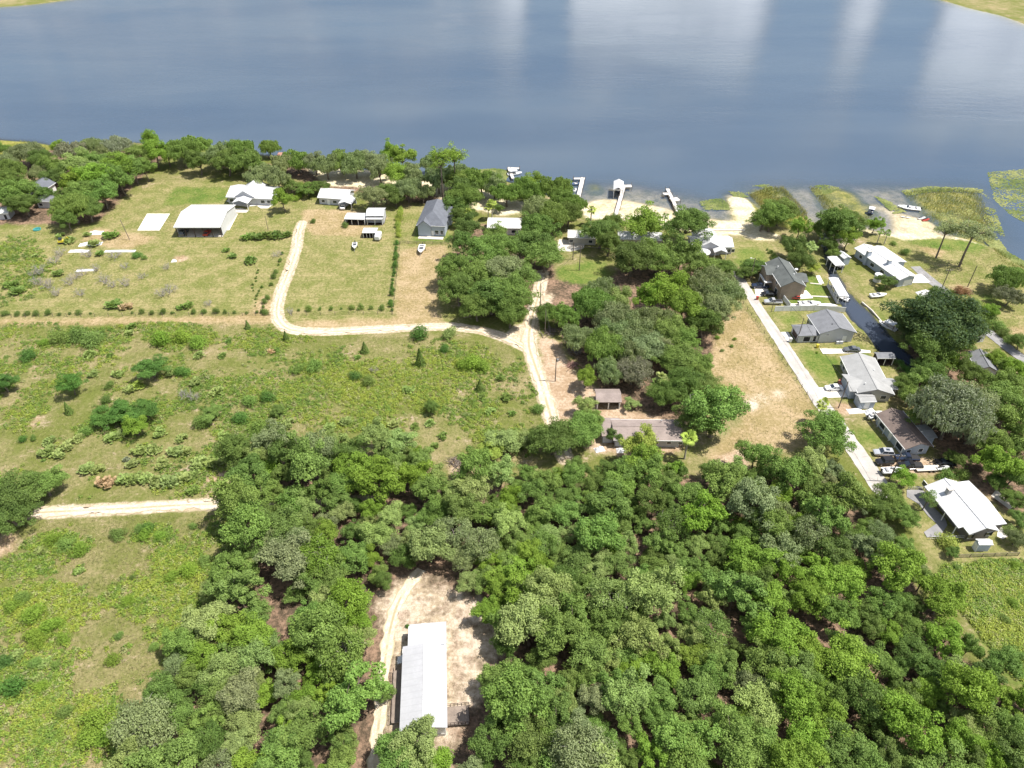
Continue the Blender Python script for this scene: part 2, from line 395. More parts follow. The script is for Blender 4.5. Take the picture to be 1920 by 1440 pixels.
# ----------------------------------------------------------------- water
def make_water(name, sel, mat):
    vm = sel
    qm = vm.ravel()[Q].all(1)
    q = Q[qm]; used = np.unique(q); remap = np.full(nx * ny, -1); remap[used] = np.arange(len(used))
    w = bpy.data.meshes.new(name)
    co = np.stack([GX.ravel()[used], GY.ravel()[used], np.full(len(used), WATER_Z)], -1)
    w.vertices.add(len(used)); w.vertices.foreach_set('co', co.astype(np.float32).ravel())
    grid_faces(w, remap[q])
    dep = np.clip(WATER_Z - GZ.ravel()[used], 0, 3)
    at = w.attributes.new('depth', 'FLOAT', 'POINT'); at.data.foreach_set('value', dep.astype(np.float32))
    o = put(name, w, None, mat); o['kind'] = 'structure'
    return o
def water_mat(name, body, body2, k):
    m, t, out = newmat(name)
    P = t.n('ShaderNodeNewGeometry').outputs['Position']
    dep = t.m('ADD', t.attr('depth').outputs['Fac'], t.m('MULTIPLY', t.m('SUBTRACT', t.noise(P, 0.12, 5, 0.65), 0.5), 0.5))
    dep = t.m('MAXIMUM', dep, 0.0)
    op = t.m('SUBTRACT', 1.0, t.m('POWER', 2.718, t.m('MULTIPLY', dep, -k)))
    mp = t.n('ShaderNodeMapping', None, Vector=P); mp.inputs['Scale'].default_value = (0.35, 1.0, 1.0)
    patch = t.noise(mp.outputs[0], 0.012, 3, 0.5)
    col = t.mix(t.ss(patch, 0.35, 0.65), body, body2)
    dif = t.n('ShaderNodeBsdfDiffuse', None, Color=col)
    tr = t.n('ShaderNodeBsdfTransparent')
    ms = t.n('ShaderNodeMixShader', None, _0=op, _1=tr.outputs[0], _2=dif.outputs[0])
    w1 = t.noise(P, 0.9, 3, 0.6); w2 = t.noise(mp.outputs[0], 0.22, 3, 0.5)
    gust = t.m('MULTIPLY', t.ss(t.noise(mp.outputs[0], 0.022, 4, 0.6, 0.6), 0.38, 0.62), 0.16)
    bp = t.n('ShaderNodeBump', None, Strength=t.m('ADD', 0.05, gust), Distance=0.25, Height=t.m('ADD', w1, t.m('MULTIPLY', w2, 1.2)))
    gl = t.n('ShaderNodeBsdfGlossy', None, Roughness=0.06, Normal=bp.outputs[0])
    fr = t.n('ShaderNodeFresnel', None, IOR=1.34, Normal=bp.outputs[0])
    mf = t.n('ShaderNodeMixShader', None, _0=fr.outputs[0], _1=ms.outputs[0], _2=gl.outputs[0])
    t.put(out.inputs[0], mf.outputs[0])
    return m
WM = water_mat('lake_water', (0.072, 0.105, 0.154), (0.096, 0.130, 0.174), 1.25)
WC = water_mat('canal_water', (0.045, 0.06, 0.09), (0.07, 0.08, 0.10), 2.0)
wet = (GZ < WATER_Z + 0.12)
wet = blur(wet.astype(float), 1) > 0.02
make_water('lake', wet & (lk > 0.2), WM)
make_water('canal', wet & (cn > 0.05) & ~(lk > 0.21), WC)

# ----------------------------------------------------------------- sand roads (ragged ribbons with two worn tracks), paved roads, pads
def smooth_path(pts, step=0.7):
    w = [G(u, v) for u, v in pts]; res = []
    for i in range(len(w) - 1):
        p0 = w[max(i - 1, 0)]; p1 = w[i]; p2 = w[i + 1]; p3 = w[min(i + 2, len(w) - 1)]
        n = max(2, int((p2 - p1).length / step))
        for k in range(n):
            s = k / n
            res.append(0.5 * ((2 * p1) + (p2 - p0) * s + (2 * p0 - 5 * p1 + 4 * p2 - p3) * s * s + (3 * p1 - p0 - 3 * p2 + p3) * s ** 3))
    res.append(w[-1]); return res
def road(name, pts, width, z, mat, ragged=0.0, curve_w=None):
    w = smooth_path(pts); V = []; Fq = []; at = []; cols = 7
    for i, p in enumerate(w):
        d = (w[min(i + 1, len(w) - 1)] - w[max(i - 1, 0)]); d.z = 0; d.normalize(); nrm = Vector((-d.y, d.x, 0))
        ww = width if curve_w is None else curve_w(i / (len(w) - 1))
        for k in range(cols):
            s = k / (cols - 1) * 2 - 1
            off = s * ww / 2
            if k in (0, cols - 1) and ragged: off += (fbm(np.array([p.x * 0.6 + k * 9.0]), np.array([p.y * 0.6]), 3)[0] - 0.5) * ragged * 2
            V.append((p.x + nrm.x * off, p.y + nrm.y * off, z)); at.append(s)
        if i:
            b = i * cols
            for k in range(cols - 1): Fq.append((b + k, b + k - cols, b + k + 1 - cols, b + k + 1))
    me = bpy.data.meshes.new(name); me.from_pydata(V, [], Fq); me.update()
    if me.polygons[0].normal.z < 0: me.flip_normals()
    a = me.attributes.new('across', 'FLOAT', 'POINT'); a.data.foreach_set('value', np.array(at, dtype=np.float32))
    o = put(name, me, None, mat); o['kind'] = 'structure'
    return o
def track_mat(name, sand, sand2, middle):
    m, t, out = newmat(name)
    P = t.n('ShaderNodeNewGeometry').outputs['Position']
    s = t.m('ABSOLUTE', t.attr('across').outputs['Fac'])
    n = t.noise(P, 0.7, 5, 0.65); n2 = t.noise(P, 4.0, 3, 0.7)
    c = t.mix(t.ss(t.m('ADD', t.m('MULTIPLY', n, 0.6), t.m('MULTIPLY', n2, 0.4)), 0.4, 0.62), sand2, sand)
    mid_w = t.m('MULTIPLY', t.m('SUBTRACT', 1.0, t.ss(s, 0.10, 0.30)), t.ss(t.m('ADD', n, t.m('MULTIPLY', t.noise(P, 0.08, 2), 0.6)), 0.66, 0.86))
    ed_w = t.ss(t.m('ADD', s, t.m('MULTIPLY', t.m('SUBTRACT', n, 0.5), 0.6)), 0.74, 1.0)
    c = t.mix(t.m('MULTIPLY', t.m('MAXIMUM', mid_w, ed_w), 0.75), c, middle)
    b = t.n('ShaderNodeBsdfPrincipled', None, Roughness=0.95); b.inputs['Specular IOR Level'].default_value = 0.1
    t.put(b.inputs['Base Color'], c)
    bp = t.n('ShaderNodeBump', None, Strength=0.5, Distance=0.15, Height=t.m('ADD', n, n2)); t.put(b.inputs['Normal'], bp.outputs[0])
    t.put(out.inputs[0], b.outputs[0]); return m
TRK = track_mat('white_sand_track', (0.68, 0.59, 0.48), (0.50, 0.405, 0.295), (0.30, 0.25, 0.13))
road('dirt_road', PATHS['A'][0], 2.7, 0.060, TRK, 1.3)
road('dirt_road', PATHS['B'][0], 3.2, 0.075, TRK, 1.2, lambda s: 1.6 + 1.8 * min(1, s * 3))
road('dirt_road', PATHS['C'][0], 2.7, 0.068, TRK, 1.3)
road('sand_track', PATHS['D'][0], 2.4, 0.062, TRK, 0.9)

def asphalt(name, col, dark):
    m, t, out = newmat(name)
    P = t.n('ShaderNodeNewGeometry').outputs['Position']
    n = t.noise(P, 0.25, 5, 0.65); n2 = t.noise(P, 6.0, 2); s = t.attr('across').outputs['Fac']
    c = t.mix(t.ss(n, 0.38, 0.62), dark, col)
    tr = t.m('SUBTRACT', 1.0, t.ss(t.m('ABSOLUTE', t.m('SUBTRACT', t.m('ABSOLUTE', s), 0.45)), 0.06, 0.24))
    c = t.mix(t.m('MULTIPLY', tr, 0.35), c, tuple(x * 0.78 for x in col))
    vor = t.n('ShaderNodeTexVoronoi', dict(feature='DISTANCE_TO_EDGE'), Vector=P, Scale=0.22)
    crack = t.m('MULTIPLY', t.m('SUBTRACT', 1.0, t.ss(vor.outputs[0], 0.0, 0.012)), t.ss(t.noise(P, 0.07, 2), 0.45, 0.6))
    c = t.mix(t.m('MULTIPLY', crack, 0.7), c, tuple(x * 0.35 for x in col))
    c = t.mix(t.m('MULTIPLY', n2, 0.18), c, tuple(x * 0.6 for x in col))
    b = t.n('ShaderNodeBsdfPrincipled', None, Roughness=0.9); b.inputs['Specular IOR Level'].default_value = 0.2
    t.put(b.inputs['Base Color'], c); t.put(out.inputs[0], b.outputs[0]); return m
ASP1 = asphalt('pale_worn_asphalt', (0.50, 0.465, 0.43), (0.40, 0.37, 0.34))
ASP2 = asphalt('grey_asphalt', (0.30, 0.29, 0.29), (0.23, 0.225, 0.23))
CONC = pbr('white_concrete', (0.78, 0.74, 0.68), 0.85, var=0.08, scale=0.4, col2=(0.66, 0.62, 0.55), spec=0.2)
CONC2 = pbr('weathered_concrete', (0.62, 0.57, 0.50), 0.85, var=0.1, scale=0.5, spec=0.2)
road('paved_road', [(1381, 507), (1386, 520), (1398, 540), (1422, 578), (1455, 628), (1488, 677), (1516, 720), (1548, 768), (1590, 825), (1622, 872), (1650, 912), (1668, 937)], 3.7, 0.090, ASP1, 0.25, lambda s: 2.9 + 2.2 * s)
road('paved_road', [(1716, 500), (1740, 522), (1772, 547), (1802, 576), (1840, 612), (1880, 645), (1925, 678), (1990, 720), (2080, 770)], 3.6, 0.085, ASP2, 0.25)
# concrete pads
sheet('concrete_pad', [(276, 401), (319, 401), (299, 432.5), (257.5, 432.5)], 0.10, CONC)
sheet('concrete_pad', [(433, 401), (446.5, 401), (430, 432), (414, 432)], 0.10, CONC)
sheet('driveway', [(470, 381), (516, 382), (502, 391), (489, 391), (482, 386), (462, 388), (440, 385), (424, 377), (440, 374)], 0.10, CONC)
sheet('garden_bed', [(436, 392), (452, 390), (467, 395), (462, 399), (444, 399)], 0.085, CONC2)
sheet('driveway', [(1414, 537), (1437, 540), (1450, 556), (1417, 556)], 0.11, CONC)
sheet('patio', [(1500, 545), (1512, 545), (1524, 558), (1524, 559.5), (1478, 562), (1478, 558)], 0.105, CONC)
sheet('footpath', [(1519, 530.5), (1541, 532.5), (1541, 534.3), (1519, 532)], 0.11, CONC2)
sheet('footpath', [(1522, 554.5), (1556, 556), (1558, 558.5), (1523, 556.5)], 0.11, CONC2)
sheet('patio', [(1529, 517), (1537, 517), (1545, 532), (1536, 532)], 0.13, CONC)
sheet('driveway', [(1480, 569.5), (1560, 569), (1572, 574), (1478, 576)], 0.10, CONC)
sheet('driveway', [(1464, 623), (1477, 622.5), (1487, 637), (1480, 642.5), (1476, 640)], 0.11, CONC)
sheet('driveway', [(1537, 654), (1610, 655), (1632, 658), (1632, 662), (1606, 662.5), (1543, 664)], 0.11, CONC)
sheet('driveway', [(1534, 727), (1556, 726), (1577, 724), (1592, 745), (1546, 746.5)], 0.11, CONC)
sheet('footpath', [(1572, 722), (1578, 712), (1590, 709.5), (1597, 711), (1586, 715), (1581, 724)], 0.115, CONC2)
sheet('driveway', [(1713, 516.5), (1727, 514), (1744, 529), (1738, 531), (1706, 531)], 0.115, CONC)
sheet('driveway', [(1700, 919), (1729, 918), (1736, 925), (1742, 944), (1772, 972), (1776, 985), (1762, 1006), (1738, 1008), (1732, 998), (1756, 982), (1740, 968), (1722, 945), (1700, 932)], 0.10, ASP2)
sheet('patio', [(1869, 1006), (1872, 985), (1884, 995), (1893, 1005), (1880, 1011)], 0.10, CONC)
sheet('patio', [(1868, 918), (1900, 950), (1893, 956), (1858, 930)], 0.10, CONC2)
sheet('sand_patch', [(1048, 449), (1098, 452), (1094, 466), (1070, 472), (1044, 470)], 0.07, CONC2)

# ----------------------------------------------------------------- sky, sun, camera
SUN_EL, SUN_AZ = math.radians(64), (1.0, -0.06)
sv = Vector((SUN_AZ[0], SUN_AZ[1], 0)).normalized() * math.cos(SUN_EL) + Vector((0, 0, math.sin(SUN_EL)))
sl = bpy.data.lights.new('sun', 'SUN'); sl.energy = 4.6; sl.angle = math.radians(0.5); sl.color = (1.0, 0.955, 0.88)
so = bpy.data.objects.new('sun', sl); C.objects.link(so); so.location = sv * 400
so.rotation_euler = sv.to_track_quat('Z', 'Y').to_euler()
W = bpy.data.worlds.new('World'); scn.world = W; W.use_nodes = True
W.node_tree.nodes.clear(); t = NT(W.node_tree)
sky = t.n('ShaderNodeTexSky', dict(sky_type='NISHITA', sun_disc=False, sun_elevation=SUN_EL, sun_rotation=math.atan2(sv.x, sv.y), air_density=1.0, dust_density=1.0, ozone_density=1.2))
D = t.n('ShaderNodeTexCoord').outputs['Generated']
sx = t.n('ShaderNodeSeparateXYZ', None, Vector=D)
zz = t.m('ADD', t.m('MAXIMUM', sx.outputs[2], 0.0), 0.12)
pp = t.n('ShaderNodeCombineXYZ', None, X=t.m('DIVIDE', sx.outputs[0], zz), Y=t.m('DIVIDE', sx.outputs[1], zz), Z=0.0)
cn1 = t.noise(pp.outputs[0], 2.3, 6, 0.6, 0.5); cn2 = t.noise(pp.outputs[0], 0.33, 3, 0.5)
cov = t.m('ADD', t.m('MULTIPLY', cn1, 0.6), t.m('MULTIPLY', cn2, 0.4))
# a brighter bank of cloud low in the east of north, where the lake mirrors it
az = t.m('DIVIDE', sx.outputs[0], t.m('MAXIMUM', sx.outputs[1], 0.05))
def gap(c, w): return t.m('SUBTRACT', 1.0, t.ss(t.m('ABSOLUTE', t.m('SUBTRACT', az, c)), w * 0.3, w))
azn = t.n('ShaderNodeTexNoise', dict(noise_dimensions='1D'), W=t.m('MULTIPLY', az, 13.0), Scale=1.0, Detail=3.0, Roughness=0.6).outputs[0]
rightw = t.ss(az, 0.44, 0.60)
el = t.m('ADD', t.m('SUBTRACT', sx.outputs[2], t.m('MULTIPLY', rightw, 0.03)), t.m('MULTIPLY', t.m('SUBTRACT', azn, 0.5), 0.09))
wob = t.m('MULTIPLY', t.m('SUBTRACT', cn1, 0.5), 0.34)
bank = t.m('MULTIPLY', t.ss(az, -0.06, 0.02), t.m('SUBTRACT', 1.0, t.ss(t.m('ADD', el, wob), 0.195, 0.265)))
bank = t.m('MULTIPLY', bank, t.m('SUBTRACT', 1.0, t.m('MAXIMUM', gap(0.045, 0.04), t.m('MULTIPLY', t.m('MAXIMUM', gap(0.37, 0.075), gap(0.50, 0.06)), 0.95))))
left = t.m('MULTIPLY', t.m('SUBTRACT', 1.0, t.ss(az, -0.10, 0.02)), t.m('SUBTRACT', 1.0, t.ss(sx.outputs[2], 0.20, 0.27)))
cov2 = t.m('ADD', cov, t.m('ADD', t.m('MULTIPLY', bank, 0.22), t.m('MULTIPLY', left, 0.03)))
cov2 = t.m('SUBTRACT', cov2, t.m('MULTIPLY', t.m('MAXIMUM', gap(0.045, 0.04), t.m('MAXIMUM', gap(0.37, 0.065), gap(0.50, 0.055))), t.m('MULTIPLY', 0.16, t.m('SUBTRACT', 1.0, t.ss(sx.outputs[2], 0.24, 0.36)))))
cov2 = t.m('ADD', cov2, t.m('MULTIPLY', t.m('MULTIPLY', t.m('SUBTRACT', azn, 0.5), 0.16), t.m('SUBTRACT', 1.0, t.ss(sx.outputs[2], 0.26, 0.4))))
cl = t.ss(cov2, 0.44, 0.58)
ccol = t.mix(t.ss(cov2, 0.50, 0.80), (4.2, 4.5, 5.0), (13.5, 13.8, 14.3))
skc = t.mix(t.m('MULTIPLY', cl, 0.92), sky.outputs[0], ccol)
bg = t.n('ShaderNodeBackground', None, Strength=0.088); t.put(bg.inputs[0], skc)  # SKY
wo = t.n('ShaderNodeOutputWorld'); t.put(wo.inputs[0], bg.outputs[0])

cam = bpy.data.cameras.new('camera'); co = bpy.data.objects.new('camera', cam); C.objects.link(co)
cam.sensor_fit = 'HORIZONTAL'; cam.sensor_width = 36.0; cam.lens = 36.0 * FPX / 1920.0
cam.clip_end = 20000; cam.clip_start = 1.0
co.location = (0, 0, CAMH); co.rotation_euler = (PI / 2 - TH, 0, 0)
scn.camera = co
scn.view_settings.view_transform = 'Standard'; scn.view_settings.look = 'None'
scn.view_settings.exposure = 0.72; scn.view_settings.gamma = 1.0
scn.cycles.max_bounces = 6; scn.cycles.transparent_max_bounces = 8; scn.cycles.diffuse_bounces = 3; scn.cycles.glossy_bounces = 3
scn.cycles.use_adaptive_sampling = True
# ================================================================= foliage materials and plant meshes
def leaf_mat(name, trans=0.27, gloss=0.16, rough=0.6):
    m, t, out = newmat(name)
    oc = t.n('ShaderNodeObjectInfo').outputs['Color']
    var = t.attr('var').outputs['Fac']
    P = t.n('ShaderNodeTexCoord').outputs['Object']
    n = t.noise(P, 0.45, 3, 0.6)
    f = t.m('ADD', t.m('MULTIPLY', var, 0.55), t.m('MULTIPLY', n, 0.55))
    k = t.m('ADD', 0.34, t.m('MULTIPLY', f, 2.15))
    cmb = t.n('ShaderNodeCombineXYZ', None, X=k, Y=k, Z=k)
    c = t.mix(1.0, oc, cmb.outputs[0], 'MULTIPLY')
    c = t.mix(t.m('MULTIPLY', t.ss(f, 0.5, 0.95), 0.35), c, (0.26, 0.31, 0.075))
    b = t.n('ShaderNodeBsdfPrincipled', None, Roughness=rough); b.inputs['Specular IOR Level'].default_value = gloss
    t.put(b.inputs['Base Color'], c)
    tr = t.n('ShaderNodeBsdfTranslucent'); t.put(tr.inputs[0], t.mix(0.55, c, (0.24, 0.34, 0.04)))
    mx = t.n('ShaderNodeMixShader', None, _0=trans, _1=b.outputs[0], _2=tr.outputs[0])
    t.put(out.inputs[0], mx.outputs[0]); return m
LEAF = leaf_mat('leaves')
def tint_mat(name, trans=0.2):
    m, t, out = newmat(name)
    c = t.attr('tint').outputs['Color']
    b = t.n('ShaderNodeBsdfPrincipled', None, Roughness=0.6); b.inputs['Specular IOR Level'].default_value = 0.25
    t.put(b.inputs['Base Color'], c)
    tr = t.n('ShaderNodeBsdfTranslucent'); t.put(tr.inputs[0], c)
    mx = t.n('ShaderNodeMixShader', None, _0=trans, _1=b.outputs[0], _2=tr.outputs[0])
    t.put(out.inputs[0], mx.outputs[0]); return m
TINT = tint_mat('ground_cover_leaves')
BARK = pbr('bark', (0.21, 0.175, 0.14), 0.9, var=0.25, scale=1.5, bump=0.6, spec=0.1)
PALEBARK = pbr('pale_weathered_bark', (0.42, 0.385, 0.35), 0.9, var=0.15, scale=2.0, spec=0.1)

def crown(seed, R, H, nl, per, leaf, lo=-0.3, hr=0.8, lr=(0.26, 0.42), moss=0.0, spread=(0.55, 1.0), droop=0.0):
    r = np.random.RandomState(seed)
    cz = H - R * hr
    d = unit(r.normal(size=(nl * 4, 3))); d = d[d[:, 2] > lo][:nl]; nl = len(d)
    rl = R * r.uniform(lr[0], lr[1], nl)
    # irregular outline: reach of each limb varies with its bearing
    reach = 0.82 + 0.42 * np.sin(np.arctan2(d[:, 1], d[:, 0]) * r.randint(2, 4) + r.rand() * 6) * r.rand() + r.uniform(-0.1, 0.12, nl)
    cen = d * ((R - rl) * r.uniform(spread[0], spread[1], nl) * reach)[:, None]
    cen[:, 2] = cen[:, 2] * hr + cz - droop * rl
    Ps, Ns, Ss, Vs = [], [], [], []
    for i in range(nl):
        n = int(per * (rl[i] / (R * 0.34)) ** 2)
        dd = unit(r.normal(size=(n, 3)))
        keep = (dd[:, 2] > -0.3) | (r.rand(n) < 0.3)
        dd = dd[keep]; n = len(dd)
        # sub-clumps on each lobe
        rad = rl[i] * (0.50 + 0.80 * vnoise(dd[:, 0] * 3.2 + seed + i * 3.1 + 60, dd[:, 1] * 3.2 + dd[:, 2] * 2.3 + 60) + r.uniform(-0.2, 0.2, n))
        p = cen[i] + dd * rad[:, None] * np.array([1, 1, 0.82])
        nn = unit(dd * 0.8 + np.array([0, 0, 0.30]) + r.normal(size=(n, 3)) * 0.55)
        Ps.append(p); Ns.append(nn); Ss.append(leaf * r.uniform(0.6, 1.35, n)); Vs.append(np.clip(r.rand(n) * 0.55 + r.rand() * 0.45, 0, 1))
    P = np.concatenate(Ps); N = np.concatenate(Ns); S = np.concatenate(Ss); V = np.concatenate(Vs)
    q = R / np.percentile(np.hypot(P[:, 0], P[:, 1]), 93)
    P[:, :2] *= q; cen[:, :2] *= q * 0.95
    top = np.percentile(P[:, 2], 99); qz = (H - 0.3 * H) / max(top - 0.3 * H, 0.1); qz = min(max(qz, 0.8), 1.5)
    P[:, 2] = 0.3 * H + (P[:, 2] - 0.3 * H) * qz; cen[:, 2] = 0.3 * H + (cen[:, 2] - 0.3 * H) * qz
    k = P[:, 2] > 0.35; P, N, S, V = P[k], N[k], S[k], V[k]
    Q = leaf_quads(P, N, S, r); va = np.repeat(V, 4)
    if moss > 0:
        n = int(len(P) * moss); ix = r.randint(0, len(P), n)
        L = r.uniform(0.5, 1.3, n) * R * 0.16; a = r.rand(n) * 2 * PI; w = r.uniform(0.08, 0.2, n) * (R / 6 + 0.4)
        ux = np.stack([np.cos(a), np.sin(a), 0 * a], 1) * w[:, None]; p = P[ix]
        dn = np.stack([r.normal(size=n) * 0.1, r.normal(size=n) * 0.1, -L], 1)
        M = np.stack([p - ux, p + ux, p + dn + ux * 0.3, p + dn - ux * 0.3], 1).reshape(-1, 3)
        Q = np.concatenate([Q, M]); va = np.concatenate([va, np.full(4 * n, 0.9)])
    return fast_mesh('crown', Q, 4, LEAF, dict(var=va)), cen
def trunk_mesh(seed, H, cen, r0, fork=0.38, nlimb=9, mat=None, n=6, bend=0.06, twigs=0):
    r = random.Random(seed); mb = MB()
    top = Vector((r.uniform(-1, 1) * bend * H, r.uniform(-1, 1) * bend * H, H * fork))
    mid = top * 0.5 + Vector((r.uniform(-1, 1), r.uniform(-1, 1), 0)) * bend * H * 0.4
    mb.path([(0, 0, -0.3), (0, 0, 0.25), mid, top], [r0 * 1.6, r0 * 1.15, r0 * 0.95, r0 * 0.85], n + 2)
    ix = list(range(len(cen))); r.shuffle(ix)
    for i in ix[:nlimb]:
        e = Vector(cen[i]); m = top.lerp(e, 0.5) + Vector((r.uniform(-1, 1), r.uniform(-1, 1), r.uniform(-0.3, 0.6))) * (e - top).length * 0.13
        mb.path([top, m, e], [r0 * 0.6, r0 * 0.38, r0 * 0.14], n - 1)
        for _ in range(twigs):
            q = m.lerp(e, r.random()); dr = Vector((r.gauss(0, 1), r.gauss(0, 1), r.gauss(0.3, 0.6))).normalized() * H * 0.16
            mb.path([q, q + dr * 0.6 + Vector((0, 0, 0.1)), q + dr * 1.1], [r0 * 0.16, r0 * 0.1, r0 * 0.04], 4)
    return mb.mesh('trunk', mat or BARK)

KINDS = {}
def kind(key, name, meshes, R, H):
    KINDS[key] = (name, meshes, R, H)
def variants(n, seed, R, H, r0, fork, nlimb=9, twigs=0, tmat=None, bend=0.06, **kw):
    res = []
    for i in range(n):
        c, cen = crown(seed + i * 13, R, H, **kw)
        res.append((c, trunk_mesh(seed + i, H, cen, r0, fork, nlimb, tmat, bend=bend, twigs=twigs)))
    return res
kind('wood', 'oak_tree', variants(8, 100, 4.0, 9.0, 0.2, 0.42, nl=46, per=1500, leaf=0.29, hr=0.95, lr=(0.13, 0.25), spread=(0.55, 1.12)), 4.0, 9.0)
kind('thin', 'oak_tree', variants(3, 180, 4.0, 9.0, 0.2, 0.42, nlimb=16, twigs=5, tmat=PALEBARK, nl=56, per=760, leaf=0.27, hr=0.9, lr=(0.13, 0.24), moss=0.15), 4.0, 9.0)
kind('big', 'live_oak_tree', variants(5, 200, 7.0, 12.0, 0.42, 0.3, nl=78, per=2300, leaf=0.36, hr=0.8, lr=(0.10, 0.21), lo=-0.25, spread=(0.5, 1.1)), 7.0, 12.0)
kind('moss', 'mossy_oak_tree', variants(5, 300, 7.0, 12.0, 0.42, 0.3, nlimb=18, twigs=2, nl=90, per=1350, leaf=0.33, hr=0.75, lr=(0.10, 0.20), lo=-0.2, moss=0.30, droop=0.2), 7.0, 12.0)
kind('broad', 'broadleaf_tree', variants(5, 400, 5.0, 10.5, 0.25, 0.35, nl=44, per=1500, leaf=0.33, hr=1.0, lr=(0.14, 0.26), spread=(0.5, 1.1)), 5.0, 10.5)
kind('bush', 'shrub', variants(6, 500, 2.0, 2.7, 0.08, 0.25, 6, nl=16, per=170, leaf=0.24, hr=0.95, lr=(0.3, 0.46), lo=-0.6), 2.0, 2.7)
kind('pine', 'pine_tree', variants(4, 600, 4.6, 18.0, 0.28, 0.66, nlimb=16, twigs=2, bend=0.015, nl=46, per=420, leaf=0.36, hr=0.95, lr=(0.14, 0.24), lo=-0.5, spread=(0.4, 1.0)), 4.6, 18.0)
def cedar(seed):
    r = np.random.RandomState(seed); n = 900
    h = r.rand(n) ** 1.3; a = r.rand(n) * 2 * PI; rad = (1 - h) * 1.0 * r.uniform(0.5, 1.0, n) ** 0.6 + 0.06
    P = np.stack([np.cos(a) * rad, np.sin(a) * rad, 0.2 + h * 2.9], 1)
    N = unit(np.stack([np.cos(a), np.sin(a), 0.5 + 0 * a], 1) + r.normal(size=(n, 3)) * 0.4)
    return fast_mesh('crown', leaf_quads(P, N, r.uniform(0.16, 0.34, n), r), 4, LEAF, dict(var=np.repeat(r.rand(n), 4)))
kind('cedar', 'cedar_sapling', [(cedar(700 + i), MB().tube((0, 0, -0.1), (0, 0, 2.4), 0.07, 0.02).mesh('trunk', BARK)) for i in range(3)], 1.0, 3.1)

def frond_mesh(seed, n, L, elev, width, base_z, spread=0.12, fan=7, dead=0.0):
    """fan palm heads: every frond is an arched stalk with a fan of pointed blades"""
    r = np.random.RandomState(seed); V = []; va = []
    for i in range(n):
        a = 2 * PI * (i * 0.618 + r.rand() * 0.1); e = math.radians(r.uniform(*elev)); l = L * r.uniform(0.75, 1.1)
        d = np.array([math.cos(a) * math.cos(e), math.sin(a) * math.cos(e), math.sin(e)]); s = np.array([-math.sin(a), math.cos(a), 0.0]); up = np.cross(d, s) * -1
        o = np.array([r.uniform(-1, 1) * spread, r.uniform(-1, 1) * spread, base_z]); k = o + d * l * 0.5; v = r.rand()
        w = 0.03 + 0.01 * L
        V += [o - s * w, o + s * w, k + s * w, k - s * w]; va += [v] * 4
        for j in range(fan):
            b = (j / (fan - 1) - 0.5) * 2.5; fd = d * math.cos(b) + s * math.sin(b); bl = l * 0.55 * (1 - 0.25 * abs(b) / 1.25)
            tip = k + fd * bl - np.array([0, 0, 0.28 * bl * r.uniform(0.6, 1.4)]); px = np.cross(fd, up); mm = k + fd * bl * 0.55
            V += [k, mm - px * width * bl, tip, mm + px * width * bl]; va += [v * 0.6 + 0.4 * r.rand()] * 4
    return fast_mesh('crown', np.array(V), 4, LEAF, dict(var=np.array(va)))
def palm(seed):
    r = random.Random(seed); mb = MB()
    mb.path([(0, 0, -0.2), (0.06, 0, 2.2), (0.1 * r.uniform(-1, 1), 0.1, 4.4), (0, 0, 6.0)], [0.24, 0.19, 0.18, 0.22], 8)
    return (frond_mesh(seed, 34, 1.9, (-55, 80), 0.13, 6.0), mb.mesh('trunk', PALEBARK))
kind('palm', 'palm_tree', [palm(800 + i) for i in range(3)], 2.0, 7.2)
def palmetto(seed, n, spread):
    r = np.random.RandomState(seed); V = []; va = []
    for _ in range(n):
        a = r.rand() * 2 * PI; q = spread * math.sqrt(r.rand())
        me = frond_mesh(r.randint(1 << 30), 7, 1.15, (15, 75), 0.16, 0.1, 0.05, 7)
        c = np.zeros(len(me.vertices) * 3, dtype=np.float32); me.vertices.foreach_get('co', c); c = c.reshape(-1, 3)
        w = np.zeros(len(c), dtype=np.float32); me.attributes['var'].data.foreach_get('value', w)
        V.append(c + np.array([math.cos(a) * q, math.sin(a) * q, r.uniform(0, 0.5)])); va.append(w); bpy.data.meshes.remove(me)
    return fast_mesh('fronds', np.concatenate(V), 4, LEAF, dict(var=np.concatenate(va)))
PALMETTO = [palmetto(900 + i, 15, 1.35) for i in range(4)]

def bare_mesh(seed, R, H, nst=7):
    r = random.Random(seed); mb = MB()
    def grow(p, d, l, rad, k):
        q = p + d * l * 0.5 + Vector((r.gauss(0, 1), r.gauss(0, 1), r.gauss(0, 1))) * l * 0.06; e = p + d * l
        mb.path([p, q, e], [rad, rad * 0.75, rad * 0.5], 4 if k < 2 else 3)
        if k < 3:
            for _ in range(4 if k else 3):
                nd = (d + Vector((r.gauss(0, 1), r.gauss(0, 1), r.gauss(0.15, 0.8))) * 0.62).normalized()
                grow(p.lerp(e, r.uniform(0.45, 1)), nd, l * r.uniform(0.5, 0.8), rad * 0.55, k + 1)
    for i in range(nst):
        a = 2 * PI * i / nst + r.random(); d = Vector((math.cos(a) * R / H * 0.8, math.sin(a) * R / H * 0.8, r.uniform(0.6, 1))).normalized()
        grow(Vector((math.cos(a) * 0.15, math.sin(a) * 0.15, -0.1)), d, H * 0.48, 0.055, 0)
    return mb.mesh('branches', GREYTWIG)
GREYTWIG = pbr('grey_dead_twigs', (0.36, 0.33, 0.31), 0.9, var=0.2, scale=2.0, spec=0.1)
BARE = [bare_mesh(950 + i, 2.0, 2.6) for i in range(4)]

